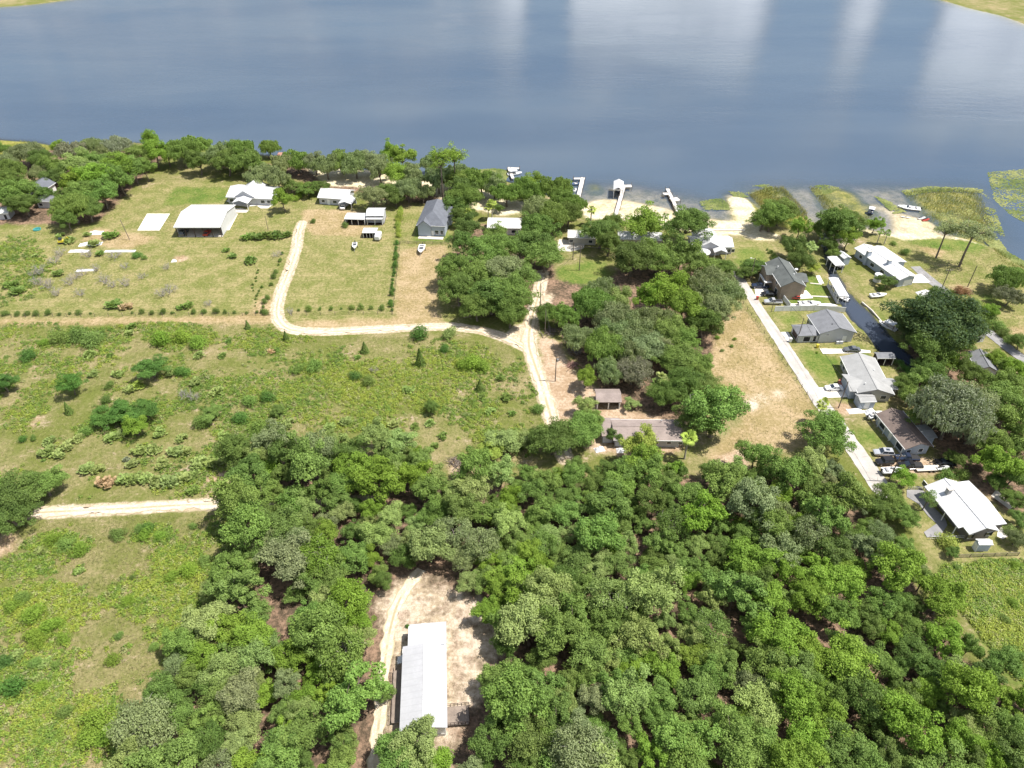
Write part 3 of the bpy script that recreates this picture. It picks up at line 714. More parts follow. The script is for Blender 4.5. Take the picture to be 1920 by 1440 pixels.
TONES = {'O': ('deep green', (0.086, 0.134, 0.032)), 'o': ('dark olive', (0.080, 0.105, 0.034)), 'M': ('grey-green', (0.158, 0.190, 0.088)), 'm': ('dull moss-grey', (0.185, 0.188, 0.128)),
         'B': ('bright green', (0.138, 0.218, 0.030)), 'Y': ('yellow-green', (0.235, 0.280, 0.055)), 'D': ('lush dark green', (0.066, 0.142, 0.030)), 'G': ('mid green', (0.122, 0.186, 0.044)),
         'K': ('near-black green', (0.034, 0.056, 0.022)), 'P': ('pale green', (0.190, 0.245, 0.078)), 'R': ('reddish', (0.20, 0.10, 0.06)), 'T': ('orange-brown dead', (0.38, 0.26, 0.155))}
NOUN = {'oak_tree': 'oak', 'live_oak_tree': 'live oak', 'mossy_oak_tree': 'moss-hung oak', 'broadleaf_tree': 'broadleaf tree', 'shrub': 'shrub', 'pine_tree': 'tall pine', 'cedar_sapling': 'cedar sapling',
        'palm_tree': 'cabbage palm', 'palmetto': 'saw palmetto', 'bare_shrub': 'leafless grey shrub'}
CATS = {'oak_tree': 'tree', 'live_oak_tree': 'tree', 'mossy_oak_tree': 'tree', 'broadleaf_tree': 'tree', 'shrub': 'shrub', 'pine_tree': 'tree', 'cedar_sapling': 'sapling', 'palm_tree': 'palm tree',
        'palmetto': 'palmetto', 'bare_shrub': 'shrub'}
PLANTS = []          # (object, u, v, kind name, tone word, size in metres)
BARE_KINDS = {}
_first = {}
def plant(key, tone, x, y, R, group=None, hscale=1.0, i=None, label=None):
    i = rnd.randrange(1000) if i is None else i
    if key == 'moss' and tone == 'M' and rnd.random() < .33: tone = 'G'
    colr = TONES[tone][1]; j = [1 + rnd.uniform(-0.13, 0.13) for _ in range(3)]; k = 1 + rnd.uniform(-0.12, 0.12)
    col = tuple(min(1, c * k * (0.5 + 0.5 * jj)) for c, jj in zip(colr, j)) + (1,)
    rz = rnd.uniform(0, 2 * PI)
    if key in ('palmetto', 'bare'):
        me = (PALMETTO if key == 'palmetto' else BARE)[i % 4]
        o = bpy.data.objects.new('palmetto' if key == 'palmetto' else 'bare_shrub', me); C.objects.link(o)
        o.location = (x, y, 0.02); o.rotation_euler = (0, 0, rz); s = R / (2.1 if key == 'palmetto' else 1.9); o.scale = (s, s, s * hscale)
        o.color = col; name = 'palmetto' if key == 'palmetto' else 'bare_shrub'; o['category'] = CATS[name]; h = 1.6 * s
        if group: o['group'] = group
    else:
        name, ms, R0, H0 = KINDS[key]; s = R / R0; me_c, me_t = ms[i % len(ms)]
        o = thing(name, None, CATS[name], (x, y, 0), rz, group); o.scale = (s * rnd.uniform(.88, 1.14), s * rnd.uniform(.88, 1.14), s * hscale)
        a = bpy.data.objects.new('trunk', me_t); C.objects.link(a); a.parent = o
        b = bpy.data.objects.new('crown', me_c); C.objects.link(b); b.parent = o; b.color = col
        h = H0 * s * hscale
    u, v = proj(x, y, h * 0.6)
    if label: o['label'] = label
    PLANTS.append([o, u, v, name, TONES[tone][0], R, bool(label)])
    return o
def tree_at(key, tone, u, v, rpx, group=None, hs=1.0, i=None, label=None, over=0.56):
    """crown centred at photo point (u, v) with crown radius rpx pixels"""
    R = 4.0
    R0, H0 = (KINDS[key][2], KINDS[key][3]) if key in KINDS else (2.0, 1.6)
    for _ in range(4):
        zc = H0 * R / R0 * hs * over if key not in ('palm', 'pine') else (H0 - R0 * (0.5 if key == 'palm' else 0.8)) * R / R0 * hs
        R = rpx / ppm(u, v, zc)
    p = G(u, v, zc)
    return plant(key, tone, p.x, p.y, R, group, hs, i, label)
# ================================================================= uncountable ground cover, reeds and lily pads
def pick_points(poly_px, n, r):
    w = wpoly(poly_px); xs_ = [p[0] for p in w]; ys_ = [p[1] for p in w]
    x = r.uniform(min(xs_), max(xs_), n); y = r.uniform(min(ys_), max(ys_), n)
    k = inside(x, y, w); return x[k], y[k]
FIELD_A = [(-70, 606), (500, 604), (540, 630), (780, 632), (960, 645), (995, 700), (1024, 800), (1010, 872), (820, 884), (815, 832), (430, 828), (436, 935), (200, 946), (100, 950), (-70, 955)]
FIELD_B = [(-90, 1000), (100, 976), (440, 960), (445, 990), (400, 1100), (330, 1230), (275, 1340), (250, 1470), (-120, 1470)]
FIELD_C = [(1755, 1056), (1940, 1048), (1990, 1290), (1900, 1270), (1790, 1130)]
FIELD_D = [(-60, 440), (70, 445), (150, 470), (120, 520), (60, 560), (-60, 596)]
# patches: u, v, half sizes in px, extra density, hue (0 yellow-green .. 1 dark green)
PATCH = [(150, 632, 80, 22, .5, .55), (345, 632, 75, 26, .55, .3), (560, 690, 110, 40, .45, .45), (700, 730, 170, 60, .55, .12), (880, 675, 48, 18, .7, .55), (560, 755, 90, 50, .55, .4), (400, 740, 80, 50, .45, .5), (230, 790, 80, 40, .3, .6),
         (660, 790, 110, 30, .45, .15), (950, 825, 60, 30, .6, .45), (480, 800, 60, 40, .55, .5), (330, 860, 110, 40, .3, .5), (30, 760, 60, 60, .3, .3), (100, 700, 120, 60, .1, .4), (880, 760, 80, 30, .2, .35), (620, 660, 90, 20, .35, .4),
         (110, 1020, 70, 25, .5, .35), (280, 1000, 60, 25, .45, .4), (90, 1140, 110, 50, .6, .1), (60, 1290, 80, 50, .5, .4), (180, 1350, 60, 55, .5, .25), (350, 1060, 70, 40, .45, .25), (250, 1130, 70, 60, .35, .25), (120, 1240, 90, 30, .25, .3), (220, 1220, 40, 30, .3, .3),
         (60, 1400, 130, 60, .5, .3), (250, 1400, 60, 60, .3, .3), (330, 1150, 60, 60, .3, .3), (40, 1060, 60, 30, .35, .3), (400, 1010, 50, 30, .4, .35), (500, 640, 120, 25, .25, .25), (820, 700, 160, 50, .3, .2), (30, 640, 60, 30, .3, .3), (180, 700, 120, 40, .2, .25), (980, 720, 40, 60, .35, .4), (700, 850, 120, 25, .4, .4), (1850, 1110, 110, 70, .75, .3), (1920, 1290, 60, 90, .7, .3), (1900, 1180, 60, 50, .5, .1), (40, 500, 70, 50, .45, .45), (20, 560, 60, 30, .4, .5)]
def patch_field(x, y):
    e = np.zeros(len(x)); hue = np.full(len(x), .33); d = y * CS + CAMH * SN
    u = 960 + FPX * x / d; v = 720 + FPX * (CAMH * CS - y * SN) / d
    for pu, pv, ru, rv, k, h in PATCH:
        q = np.clip(1.25 - ((u - pu) / ru) ** 2 - ((v - pv) / rv) ** 2, 0, 1); e = np.maximum(e, k * q); hue = np.where(q > .15, hue * (1 - q) + h * q, hue)
    return e, hue
YG, GR, DG, PL = np.array([.295, .345, .052]), np.array([.155, .250, .040]), np.array([.070, .120, .034]), np.array([.38, .36, .18])
def weeds(name, regions, seed):
    r = np.random.RandomState(seed); V = []; T = []
    for poly, n in regions:
        x, y = pick_points(poly, n, r); e, hue = patch_field(x, y)
        dn = fbm(x * .11 + 5, y * .11 + 9, 3) * .75 + fbm(x * .5, y * .5, 2) * .35 + e * .75
        k = dn > .72 + r.uniform(-.16, .14, len(x)); x, y, hue, dn = x[k], y[k], hue[k], dn[k]
        R = r.uniform(.28, .75, len(x)) * (1 + .9 * np.clip(dn - .9, 0, .6)); hgt = R * r.uniform(.7, 1.25, len(x))
        cnt = (15 + 44 * R * R).astype(int); ix = np.repeat(np.arange(len(x)), cnt); m = len(ix)
        d = unit(r.normal(size=(m, 3))); d[:, 2] = np.abs(d[:, 2])
        rad = r.uniform(.55, 1.1, m)
        P = np.stack([x[ix] + d[:, 0] * R[ix] * rad, y[ix] + d[:, 1] * R[ix] * rad, .05 + d[:, 2] * hgt[ix] * rad], 1)
        N = unit(d * .6 + np.array([0, 0, .6]) + r.normal(size=(m, 3)) * .4)
        V.append(leaf_quads(P, N, r.uniform(.18, .40, m), r))
        hz = np.clip(hue + r.uniform(-.28, .28, len(x)) + (fbm(x * .2, y * .2, 2) - .5) * .5, 0, 1)[ix]
        c = np.where(hz[:, None] < .5, YG + (GR - YG) * hz[:, None] * 2, GR + (DG - GR) * (hz[:, None] * 2 - 1))
        pale = (r.rand(len(x)) < .14)[ix]; c = np.where(pale[:, None], c * .4 + PL * .6, c)
        c = c * r.uniform(.7, 1.25, (m, 1)); T.append(np.repeat(c, 4, 0))
    print('weed quads', sum(len(v) for v in V) // 4)
    o = put(name, fast_mesh(name, np.concatenate(V), 4, TINT, dict(tint=np.concatenate(T))))
    tag(o, 'leafy green and yellow-green weeds spread over the open fields', 'weeds', kind='stuff'); return o
weeds('weeds', [(FIELD_A, 42000), (FIELD_B, 20000), (FIELD_C, 9000), (FIELD_D, 5000)], 5)
def blades(name, label, cat, regions, seed, hgt, wid, cols, z0=0.0, dens=.0, lean=.35, scale=.12):
    r = np.random.RandomState(seed); V = []; T = []
    for poly, n in regions:
        x, y = pick_points(poly, n, r); q = fbm(x * scale + 3, y * scale + 8, 3) + r.uniform(-.1, .1, len(x)); k = q > dens; x, y, q = x[k], y[k], q[k]; m = len(x)
        a = r.rand(m) * 2 * PI; ux = np.stack([np.cos(a), np.sin(a), 0 * a], 1) * (wid * r.uniform(.6, 1.4, m))[:, None]
        b = np.stack([x, y, np.full(m, z0)], 1); h = hgt * r.uniform(.5, 1.3, m); tp = b + np.stack([r.normal(size=m) * lean * h, r.normal(size=m) * lean * h, h], 1)
        V.append(np.stack([b - ux, b + ux, tp + ux * .3, tp - ux * .3], 1).reshape(-1, 3))
        t = np.clip((q - .3) / .4 + r.uniform(-.25, .25, m), 0, 1)[:, None]; c = (np.array(cols[0]) * (1 - t) + np.array(cols[1]) * t) * r.uniform(.7, 1.3, (m, 1)); T.append(np.repeat(c, 4, 0))
    o = put(name, fast_mesh(name, np.concatenate(V), 4, TINT, dict(tint=np.concatenate(T)))); return tag(o, label, cat, kind='stuff')
LAWNS = [(-60, 440), (100, 430), (240, 372), (300, 342), (430, 350), (740, 395), (840, 420), (835, 470), (810, 592), (560, 600), (300, 596), (-60, 600)]
blades('grass', 'dry and green grass tufts covering the fields and mown plots', 'grass', [(FIELD_A, 60000), (FIELD_B, 42000), (LAWNS, 42000), (FIELD_C, 6000), ([(1300, 640), (1392, 560), (1530, 765), (1530, 845), (1330, 882), (1398, 790)], 7000), ([(1860, 470), (1700, 450), (1740, 530), (1900, 660), (1940, 640), (1940, 540)], 7000)], 31,
       .30, .055, ((.13, .165, .04), (.36, .30, .16)), 0.0, .30, .8, .15)
blades('reeds', 'brown and green reeds standing in the shallows along the shore', 'reeds', [([(1404, 364), (1440, 350), (1470, 350), (1512, 396), (1518, 424), (1480, 420), (1440, 400)], 9000), ([(1517, 350), (1535, 352), (1580, 400), (1640, 405), (1630, 424), (1590, 418), (1545, 390)], 5000),
       ([(1692, 360), (1760, 352), (1838, 357), (1850, 392), (1870, 430), (1862, 458), (1800, 440), (1740, 410)], 9000), ([(-60, 262), (40, 263), (100, 275), (60, 292), (-60, 300)], 5000), ([(150, 268), (270, 268), (260, 280), (160, 280)], 1500), ([(1860, 462), (1880, 472), (1940, 512), (1940, 524), (1880, 492)], 2500)], 41,
       .95, .07, ((.19, .235, .05), (.36, .33, .10)), WATER_Z - .15, .36, .3, .10)
def pads(name, label, regions, seed):
    r = np.random.RandomState(seed); V = []; T = []
    for poly, n, dn in regions:
        x, y = pick_points(poly, n, r); k = fbm(x * .10 + 1, y * .16 + 2, 3) + r.uniform(-.12, .12, len(x)) > dn; x, y = x[k], y[k]; m = len(x)
        R = r.uniform(.16, .42, m); a0 = r.rand(m) * 2 * PI; an = a0[:, None] + np.arange(6) * 2 * PI / 6
        z = WATER_Z + .02 + r.uniform(0, .10, m)
        P = np.stack([x[:, None] + np.cos(an) * R[:, None], y[:, None] + np.sin(an) * R[:, None], np.repeat(z[:, None], 6, 1) + np.cos(an * 1) * .05 * r.rand(m, 1)], -1)
        V.append(P.reshape(-1, 3)); t = np.clip(fbm(x * .2, y * .2, 2) * 1.6 - .3 + r.uniform(-.25, .25, m), 0, 1)[:, None]
        c = (np.array([.13, .175, .04]) * (1 - t) + np.array([.30, .315, .11]) * t) * r.uniform(.75, 1.2, (m, 1)); T.append(np.repeat(c, 6, 0))
    o = put(name, fast_mesh(name, np.concatenate(V), 6, TINT, dict(tint=np.concatenate(T)))); return tag(o, label, 'lily pads', kind='stuff')
pads('lily_pads', 'pale yellow-green lily pads floating in patches along the lake shore', [([(1852, 322), (1940, 314), (1940, 425), (1896, 402), (1864, 372)], 11000, .34), ([(1838, 440), (1868, 440), (1890, 470), (1940, 500), (1940, 522), (1895, 492), (1862, 466)], 4500, .34),
      ([(1846, 384), (1866, 392), (1884, 440), (1862, 462), (1846, 430)], 3500, .36), ([(884, 318), (930, 314), (958, 320), (948, 337), (888, 334)], 4200, .34), ([(1690, 356), (1740, 348), (1842, 352), (1856, 372), (1838, 360), (1750, 358), (1700, 366)], 3000, .42), ([(1362, 352), (1440, 344), (1452, 352), (1412, 366), (1380, 372)], 2600, .46),
      ([(1514, 348), (1548, 345), (1580, 352), (1552, 362), (1530, 366)], 1500, .44), ([(1310, 376), (1364, 368), (1370, 392), (1320, 392)], 1400, .56), ([(1640, 366), (1668, 376), (1700, 396), (1676, 400)], 1500, .5), ([(1750, 400), (1830, 390), (1850, 430), (1790, 430)], 1800, .5)], 51)
# ================================================================= trees read off the photograph: key, tone, u, v, crown radius (px)
K = {'g': 'big', 'm': 'moss', 'b': 'broad', 's': 'bush', 'p': 'pine', 'c': 'cedar', 'w': 'wood', 't': 'thin', 'l': 'palm'}
def parse(txt, group):
    for e in txt.split(';'):
        e = e.split()
        if not e: continue
        hs = float(e[4]) if len(e) > 4 else 1.0
        tree_at(K[e[0][0]], e[0][1], float(e[1]), float(e[2]), float(e[3]), group, hs)
parse('''mM 50 288 24;mM 15 305 22;gG 8 281 14;gO 74 298 20;mm 135 284 22;gB 110 275 14;mM 174 276 20;mm 220 278 24;mM 196 293 22;bB 282 262 17 1.25;bB 288 284 26;gG 262 296 26;
bB 312 288 22;mM 342 287 28;mM 368 276 24;gO 372 304 26;mM 410 292 28;bG 92 312 24;mM 76 327 20;gO 97 334 20;mM 24 318 24;gO 12 340 24;bP 147 306 26;gG 172 306 24;bB 230 314 28;gG 206 331 30;
bB 176 336 30;bG 226 338 26;gG 155 364 32;bG 191 361 27;bB 140 343 28;mM 137 391 30;gO 165 394 24;bG 250 318 24;bG 272 318 20;bO 125 412 20;gG 30 362 30;bG 12 376 24;gO 46 384 24;gO 84 366 18;mM 6 338 20;
gO 112 322 20;bG 120 372 22;mM 165 320 22''', 'trees of the left lakeside woodland')
parse('''gO 425 305 27;mM 450 288 28;bB 443 276 16;mM 505 278 18;mM 464 306 28;mM 490 330 26;mM 520 336 27;mM 530 310 22;mM 560 302 25;gM 590 306 25;mM 612 312 27;mM 641 304 25;mM 666 308 29;gM 695 306 26;mM 712 320 26;
bB 732 288 20 1.2;bB 752 296 24;bB 742 328 26;mM 770 330 27;mM 765 357 25;mM 792 362 21;pB 826 300 26;pB 850 292 24;mM 812 310 22;mM 822 338 28;mM 850 330 26;gO 871 333 22;gO 868 357 28;gO 857 386 25;gO 872 406 22;
bB 530 374 21;gO 576 355 20 0.7;gO 545 350 20 0.7;gO 602 352 18 0.7;gM 697 370 26;gO 722 362 22;gO 741 372 18''', 'trees along the lake shore')
parse('''gG 862 343 26;mM 902 342 30;mM 928 348 28;mM 950 364 26;bB 997 343 22;mM 990 358 30;mM 1036 356 30;mM 1060 377 27;mM 1008 393 28;mM 1040 406 29;gO 1066 402 27;mM 1076 387 23;gO 870 372 31;lY 879 397 10;lY 922 380 11;
lY 915 388 9;gO 936 391 9;bO 878 424 23;gO 870 460 31;bG 931 438 20;gG 906 476 35;gG 942 470 35;gO 1006 428 35;gO 991 462 38;gG 1020 482 34;gG 850 507 35;gO 860 543 37;gG 901 518 37;gM 940 513 37;gO 921 556 40;gG 961 551 40;
gO 956 586 36;gG 894 576 32;bG 981 521 29;gO 1126 437 33;gO 1150 420 22;bB 1205 421 36;gO 1141 456 28;lY 1109 391 11;lG 1238 412 11;lG 1248 404 9''', 'trees between the sand lane and the docks')
parse('''gO 1288 423 42;gO 1186 486 38;gG 1219 476 34;gG 1239 493 34;bG 1279 481 36;gG 1310 499 35;gO 1352 501 24 0.7;gO 1368 507 18 0.7;bB 1256 545 38;bB 1224 559 34;mM 1334 541 40;mM 1356 555 37;gM 1340 582 40;bB 1283 576 36;gO 1320 604 35;
bP 1163 563 28;mM 1122 550 34;mM 1112 572 37;mM 1146 594 34;mM 1224 608 38;gG 1256 622 38;mM 1190 625 38;mM 1155 634 38;gG 1274 637 31;mm 1210 640 26;gM 1234 650 30;gG 1282 676 34;gG 1311 688 30;gG 1260 682 30;mM 1060 596 31;
gO 1022 588 22;mM 1084 637 31;mM 1134 653 40;mM 1168 657 36;mM 1143 698 30;mm 1186 698 30;bB 1098 708 21;gM 1208 654 34;gG 1304 703 30;gO 1282 722 36;gG 1318 722 30;bG 1340 774 52;gO 1302 790 35;gO 1247 740 30;bP 1184 757 17 0.6;
bP 1097 761 20;lP 1242 706 15;lY 1292 818 19;gO 1036 824 40;gG 1088 808 36;gG 1107 791 24;bO 1149 818 16;bY 1200 836 35;bB 1204 862 40;lG 1232 716 12''', 'trees of the middle grove')
parse('''gG 1546 815 42;bG 1560 800 30;lY 1543 756 16;gG 1448 405 34;gG 1462 398 28;bB 1498 427 22;gG 1430 414 22;gO 1490 464 27;gO 1502 489 24;bY 1524 503 15 0.7;lP 1523 461 14;gO 1410 502 19 0.8;gO 1398 512 18 0.8;gO 1426 500 17 0.8;gO 1570 422 38;gO 1590 418 28;
gO 1546 434 24;bB 1590 447 22;bB 1640 422 16;gO 1556 460 17;bG 1562 478 12;lG 1665 436 8;lG 1652 434 8;sG 1676 455 6;sO 1697 470 9;pM 1776 432 25 0.75;pM 1826 436 33 0.7;mG 1884 524 29;gG 1905 520 24;mm 1893 556 22;gO 1663 528 17 0.8;sO 1755 541 10;sR 1799 543 11;sR 1808 545 9;sO 1650 541 6;
sY 1846 578 13;sG 1830 568 12;sR 1824 566 8;sO 1858 592 13;sG 1872 608 13;sO 1884 622 12;sG 1894 634 12;bB 1858 583 15;gK 1757 604 70 0.85;gK 1720 620 42 0.9;gO 1792 604 42;gO 1750 654 46 0.9;gK 1706 606 30;gO 1735 580 32;gG 1790 640 34;gO 1815 610 26''', 'trees by the canal and the lane')
parse('''mm 1786 776 66;gM 1822 758 44;mm 1824 804 40;gG 1738 778 34;gG 1888 760 42;bG 1908 798 38;bB 1872 872 40;bB 1852 860 26;gG 1899 892 30;gO 1794 862 18;sG 1776 890 16;sG 1806 888 14;bB 1694 896 20;pO 1741 934 20 0.55;gG 1664 934 30;gO 1648 956 26;
gO 1694 724 22;bG 1722 706 24;bG 1708 744 22;bB 1786 682 22;gB 1866 676 22;gG 1884 686 22;gO 1914 642 18;gO 1742 694 28;gO 1822 704 30;gG 1882 722 36;gB 1908 700 30;gO 1760 735 30;sP 1896 992 13;mM 1906 1010 18;sY 1780 1014 17;gO 1785 1036 12;gG 1908 940 22;gG 1916 975 20;
gG 1686 958 22;bG 1702 975 20;gG 1852 824 34;gO 1912 845 28;gO 1870 905 18;gG 1890 930 16''', 'trees round the right-hand houses')
parse('''bD 131 719 23;bD 283 690 28 0.7;bD 230 776 40 0.45;bD 197 781 26 0.6;bD 272 769 25 0.7;bB 253 798 24 0.8;sD 48 664 16;bD 7 719 22 0.8;gO 30 932 50 0.8;gG 82 908 40 0.8;gO 20 964 44 0.8;gG -20 930 40;sD 341 695 13;sO 203 720 10;cO 125 763 9;sG 162 806 13;sO 198 748 10;
sD 42 822 9;sO 62 820 7;sD 787 622 17;sP 843 622 14;sD 833 653 11;cO 683 650 8;cO 787 668 10 1.3;gO 810 764 15;cO 900 721 9;cO 535 628 7;cO 463 607 6;bP 948 826 34 0.6;bY 925 838 26 0.6;bP 985 822 22 0.6;sG 590 683 16;sG 560 690 12;sD 500 742 15;sG 468 748 14;
sG 1010 765 12;sD 665 703 12;sG 690 712 14;bG 395 775 22 0.6;sG 375 790 16;sD 450 780 16;sG 480 800 18;gG 520 770 12;sB 888 676 18;sB 905 684 15;sB 868 682 13;sB 300 632 20;sB 340 628 18;sB 370 640 16;sG 110 632 18;sG 140 626 20;sG 170 635 18;sB 80 640 10;
sG 258 990 12;sB 272 998 14;sB 300 1004 11;sB 147 1026 18;sG 120 1020 16;sB 100 1008 16;sG 220 1000 15;sD 275 990 13;sG 362 985 8;sB 60 1150 22;sB 95 1170 18;sB 116 1196 14;sB 68 1202 16;sD 20 1286 24;sB 78 1286 14;sB 175 1350 25;sB 200 1378 20;sB 168 1380 22;sG 120 1332 16;
sG 222 1190 9;sG 288 1213 10;sB 240 1126 12;sB 210 1235 14;sB 60 1190 15;sO 282 1283 8;sB 350 1068 18;sB 320 1078 14;sG 385 1050 14;sO 247 1082 6;sG 40 1120 16;sB 24 1130 18;sD 5 1240 16;sG 65 1240 12;sG 105 1246 10;sD 764 1173 5;
sG 1795 1062 8;sB 1900 1130 12;sG 1885 1160 10;sB 1905 1060 10''', 'shrubs and trees of the open field')
parse('''sD 257 477 9;sG 270 482 6;cG 532 372 6;sO 586 413 6;sO 646 421 7;sG 1390 830 8;sB 1345 632 5;sB 1378 635 4;sO 1354 656 4;sG 1372 648 4;sO 1403 508 8;sO 1487 531 6;sO 1670 508 10;sB 1532 660 3;sO 1756 544 5''', 'small garden shrubs')
# palmettos: u, v, radius px, tone
for grp, txt in (('palmettos of the mown field', '''205 441 15 G;218 440 10 G;165 440 9 P;178 456 14 P;460 445 12 G;475 444 13 G;490 444 13 O;505 442 14 O;522 441 14 O;537 440 12 O;424 470 8 G;437 480 10 G;470 490 14 G;130 452 13 P;112 442 10 P;
  215 572 17 G;238 575 13 T;350 573 12 G;338 577 9 G;110 513 12 G;185 476 10 G;35 545 16 G;20 535 14 G;65 480 8 P'''),
  ('palmettos of the open field', '''245 612 11 G;242 624 11 P;168 667 14 P;206 668 8 G;175 702 11 P;372 667 12 P;417 666 9 P;242 732 13 P;262 722 13 Y;222 702 12 P;320 700 14 P;365 718 14 P;405 735 15 P;95 828 13 P;88 848 17 P;110 852 15 P;128 835 15 P;150 822 12 P;
  208 820 16 P;228 815 14 P;262 845 16 P;290 842 15 P;305 870 16 P;330 848 17 P;350 845 14 P;372 868 18 P;395 868 16 P;415 865 12 P;165 878 18 P;185 880 14 P;200 905 19 T;228 900 15 P;250 896 18 P;270 898 15 P;295 905 18 P;320 900 20 P;345 895 18 P;360 890 14 P;
  250 870 14 P;238 862 8 m;360 920 13 G;340 822 13 P;300 812 14 P;510 660 9 T;520 658 8 G;418 668 8 G;940 709 11 G;950 747 13 G;920 771 11 P;905 745 8 G;740 795 13 P;780 800 10 G;765 730 12 P;650 790 14 P;620 800 13 P;540 795 14 P;440 840 15 P;420 820 14 P;
  805 795 11 P;830 818 11 G;815 835 10 G;960 775 9 G;670 670 8 G;430 640 7 G;75 1035 12 P;85 1245 14 P;30 1230 14 P;70 1270 10 P;150 1070 10 P;410 1000 10 P;440 985 12 P;430 1030 10 P''')):
    for e in txt.split(';'):
        e = e.split()
        if e: tree_at('palmetto', e[3], float(e[0]), float(e[1]), float(e[2]) * 1.12, grp, 1.0, over=0.3)
for u, v, r in ((112, 476, 12), (102, 490, 11), (75, 510, 13), (60, 515, 9), (155, 512, 12), (140, 520, 11), (90, 535, 15), (72, 530, 13), (105, 550, 12), (215, 480, 13), (165, 478, 12), (195, 525, 14), (235, 532, 13), (210, 535, 11), (267, 519, 9),
                (312, 502, 9), (318, 545, 14), (303, 552, 12), (150, 550, 11), (390, 570, 9), (520, 478, 9), (345, 742, 14), (365, 746, 13), (130, 530, 12), (180, 505, 10), (235, 500, 9), (700, 695, 9), (545, 585, 9), (1063, 640, 10), (1080, 660, 11), (1882, 534, 9)):
    tree_at('bare', 'G', u, v, r * 1.15, 'leafless grey shrubs', 1.0, over=0.4)
# the young hedge: one row behind the wire fence, one up the lane, one along the eastern plot
def row(pts, n, r, group, label, key='bush', tone='O', hs=1.2, skip=()):
    w = [G(u, v) for u, v in pts]
    L = [0]
    for a, b in zip(w[:-1], w[1:]): L.append(L[-1] + (b - a).length)
    for i in range(n):
        if i in skip: continue
        s = L[-1] * i / (n - 1); k = max(j for j in range(len(L) - 1) if L[j] <= s + 1e-6); p = w[k].lerp(w[k + 1], (s - L[k]) / max(L[k + 1] - L[k], 1e-6))
        if n > 12 and rnd.random() < .07: continue
        plant(key, tone, p.x + rnd.uniform(-.45, .45), p.y + rnd.uniform(-.45, .45), r * rnd.uniform(0.55, 1.4), group, hs * rnd.uniform(.8, 1.2), None, label)
row([(-8, 592), (230, 589), (500, 588)], 27, 0.85, 'young hedge shrubs along the wire fence', 'small round dark shrub in the young hedge row along the left wire fence', skip=(11, 12))
row([(532, 477), (512, 533), (492, 586)], 15, 0.75, 'young hedge shrubs beside the sand lane', 'small dark upright shrub in the row just left of the curving sand lane')
row([(483, 508), (474, 545)], 8, 0.4, 'tiny saplings left of the lane row', 'tiny sapling in the short sparse row inside the mown field')
row([(489, 540), (477, 574)], 7, 0.5, 'low saplings left of the lane row', 'low sapling in the second short row left of the sand lane')
row([(563, 583), (715, 580)], 9, 0.8, 'little lollipop trees behind the wire fence', 'little round tree in the row of nine at the foot of the mown plot', tone='G', hs=1.5)
row([(750, 398), (748, 425), (746, 444)], 9, 1.3, 'clipped hedge plants along the grey house plot', 'tall bright hedge plant in the row left of the grey hip-roofed house', tone='Y', hs=1.5)
row([(745, 458), (738, 515), (733, 584)], 20, 0.85, 'hedge plants along the eastern plot fence', 'dark green hedge plant along the fence between the two mown plots', tone='D', hs=1.4)
row([(556, 377), (563, 365), (570, 362)], 4, 1.9, 'round hedge beside the white house', 'rounded bright shrub in the short hedge right of the white-roofed lake house', tone='B')
row([(1672, 676), (1705, 704)], 8, 1.2, 'hedge behind the grey shed', 'green hedge plant in the row right of the small grey canal shed', tone='D')
row([(1440, 470), (1458, 492)], 6, 0.7, 'shrubs along the garden edge', 'small shrub in the border running down to the brown two-storey house', tone='G')
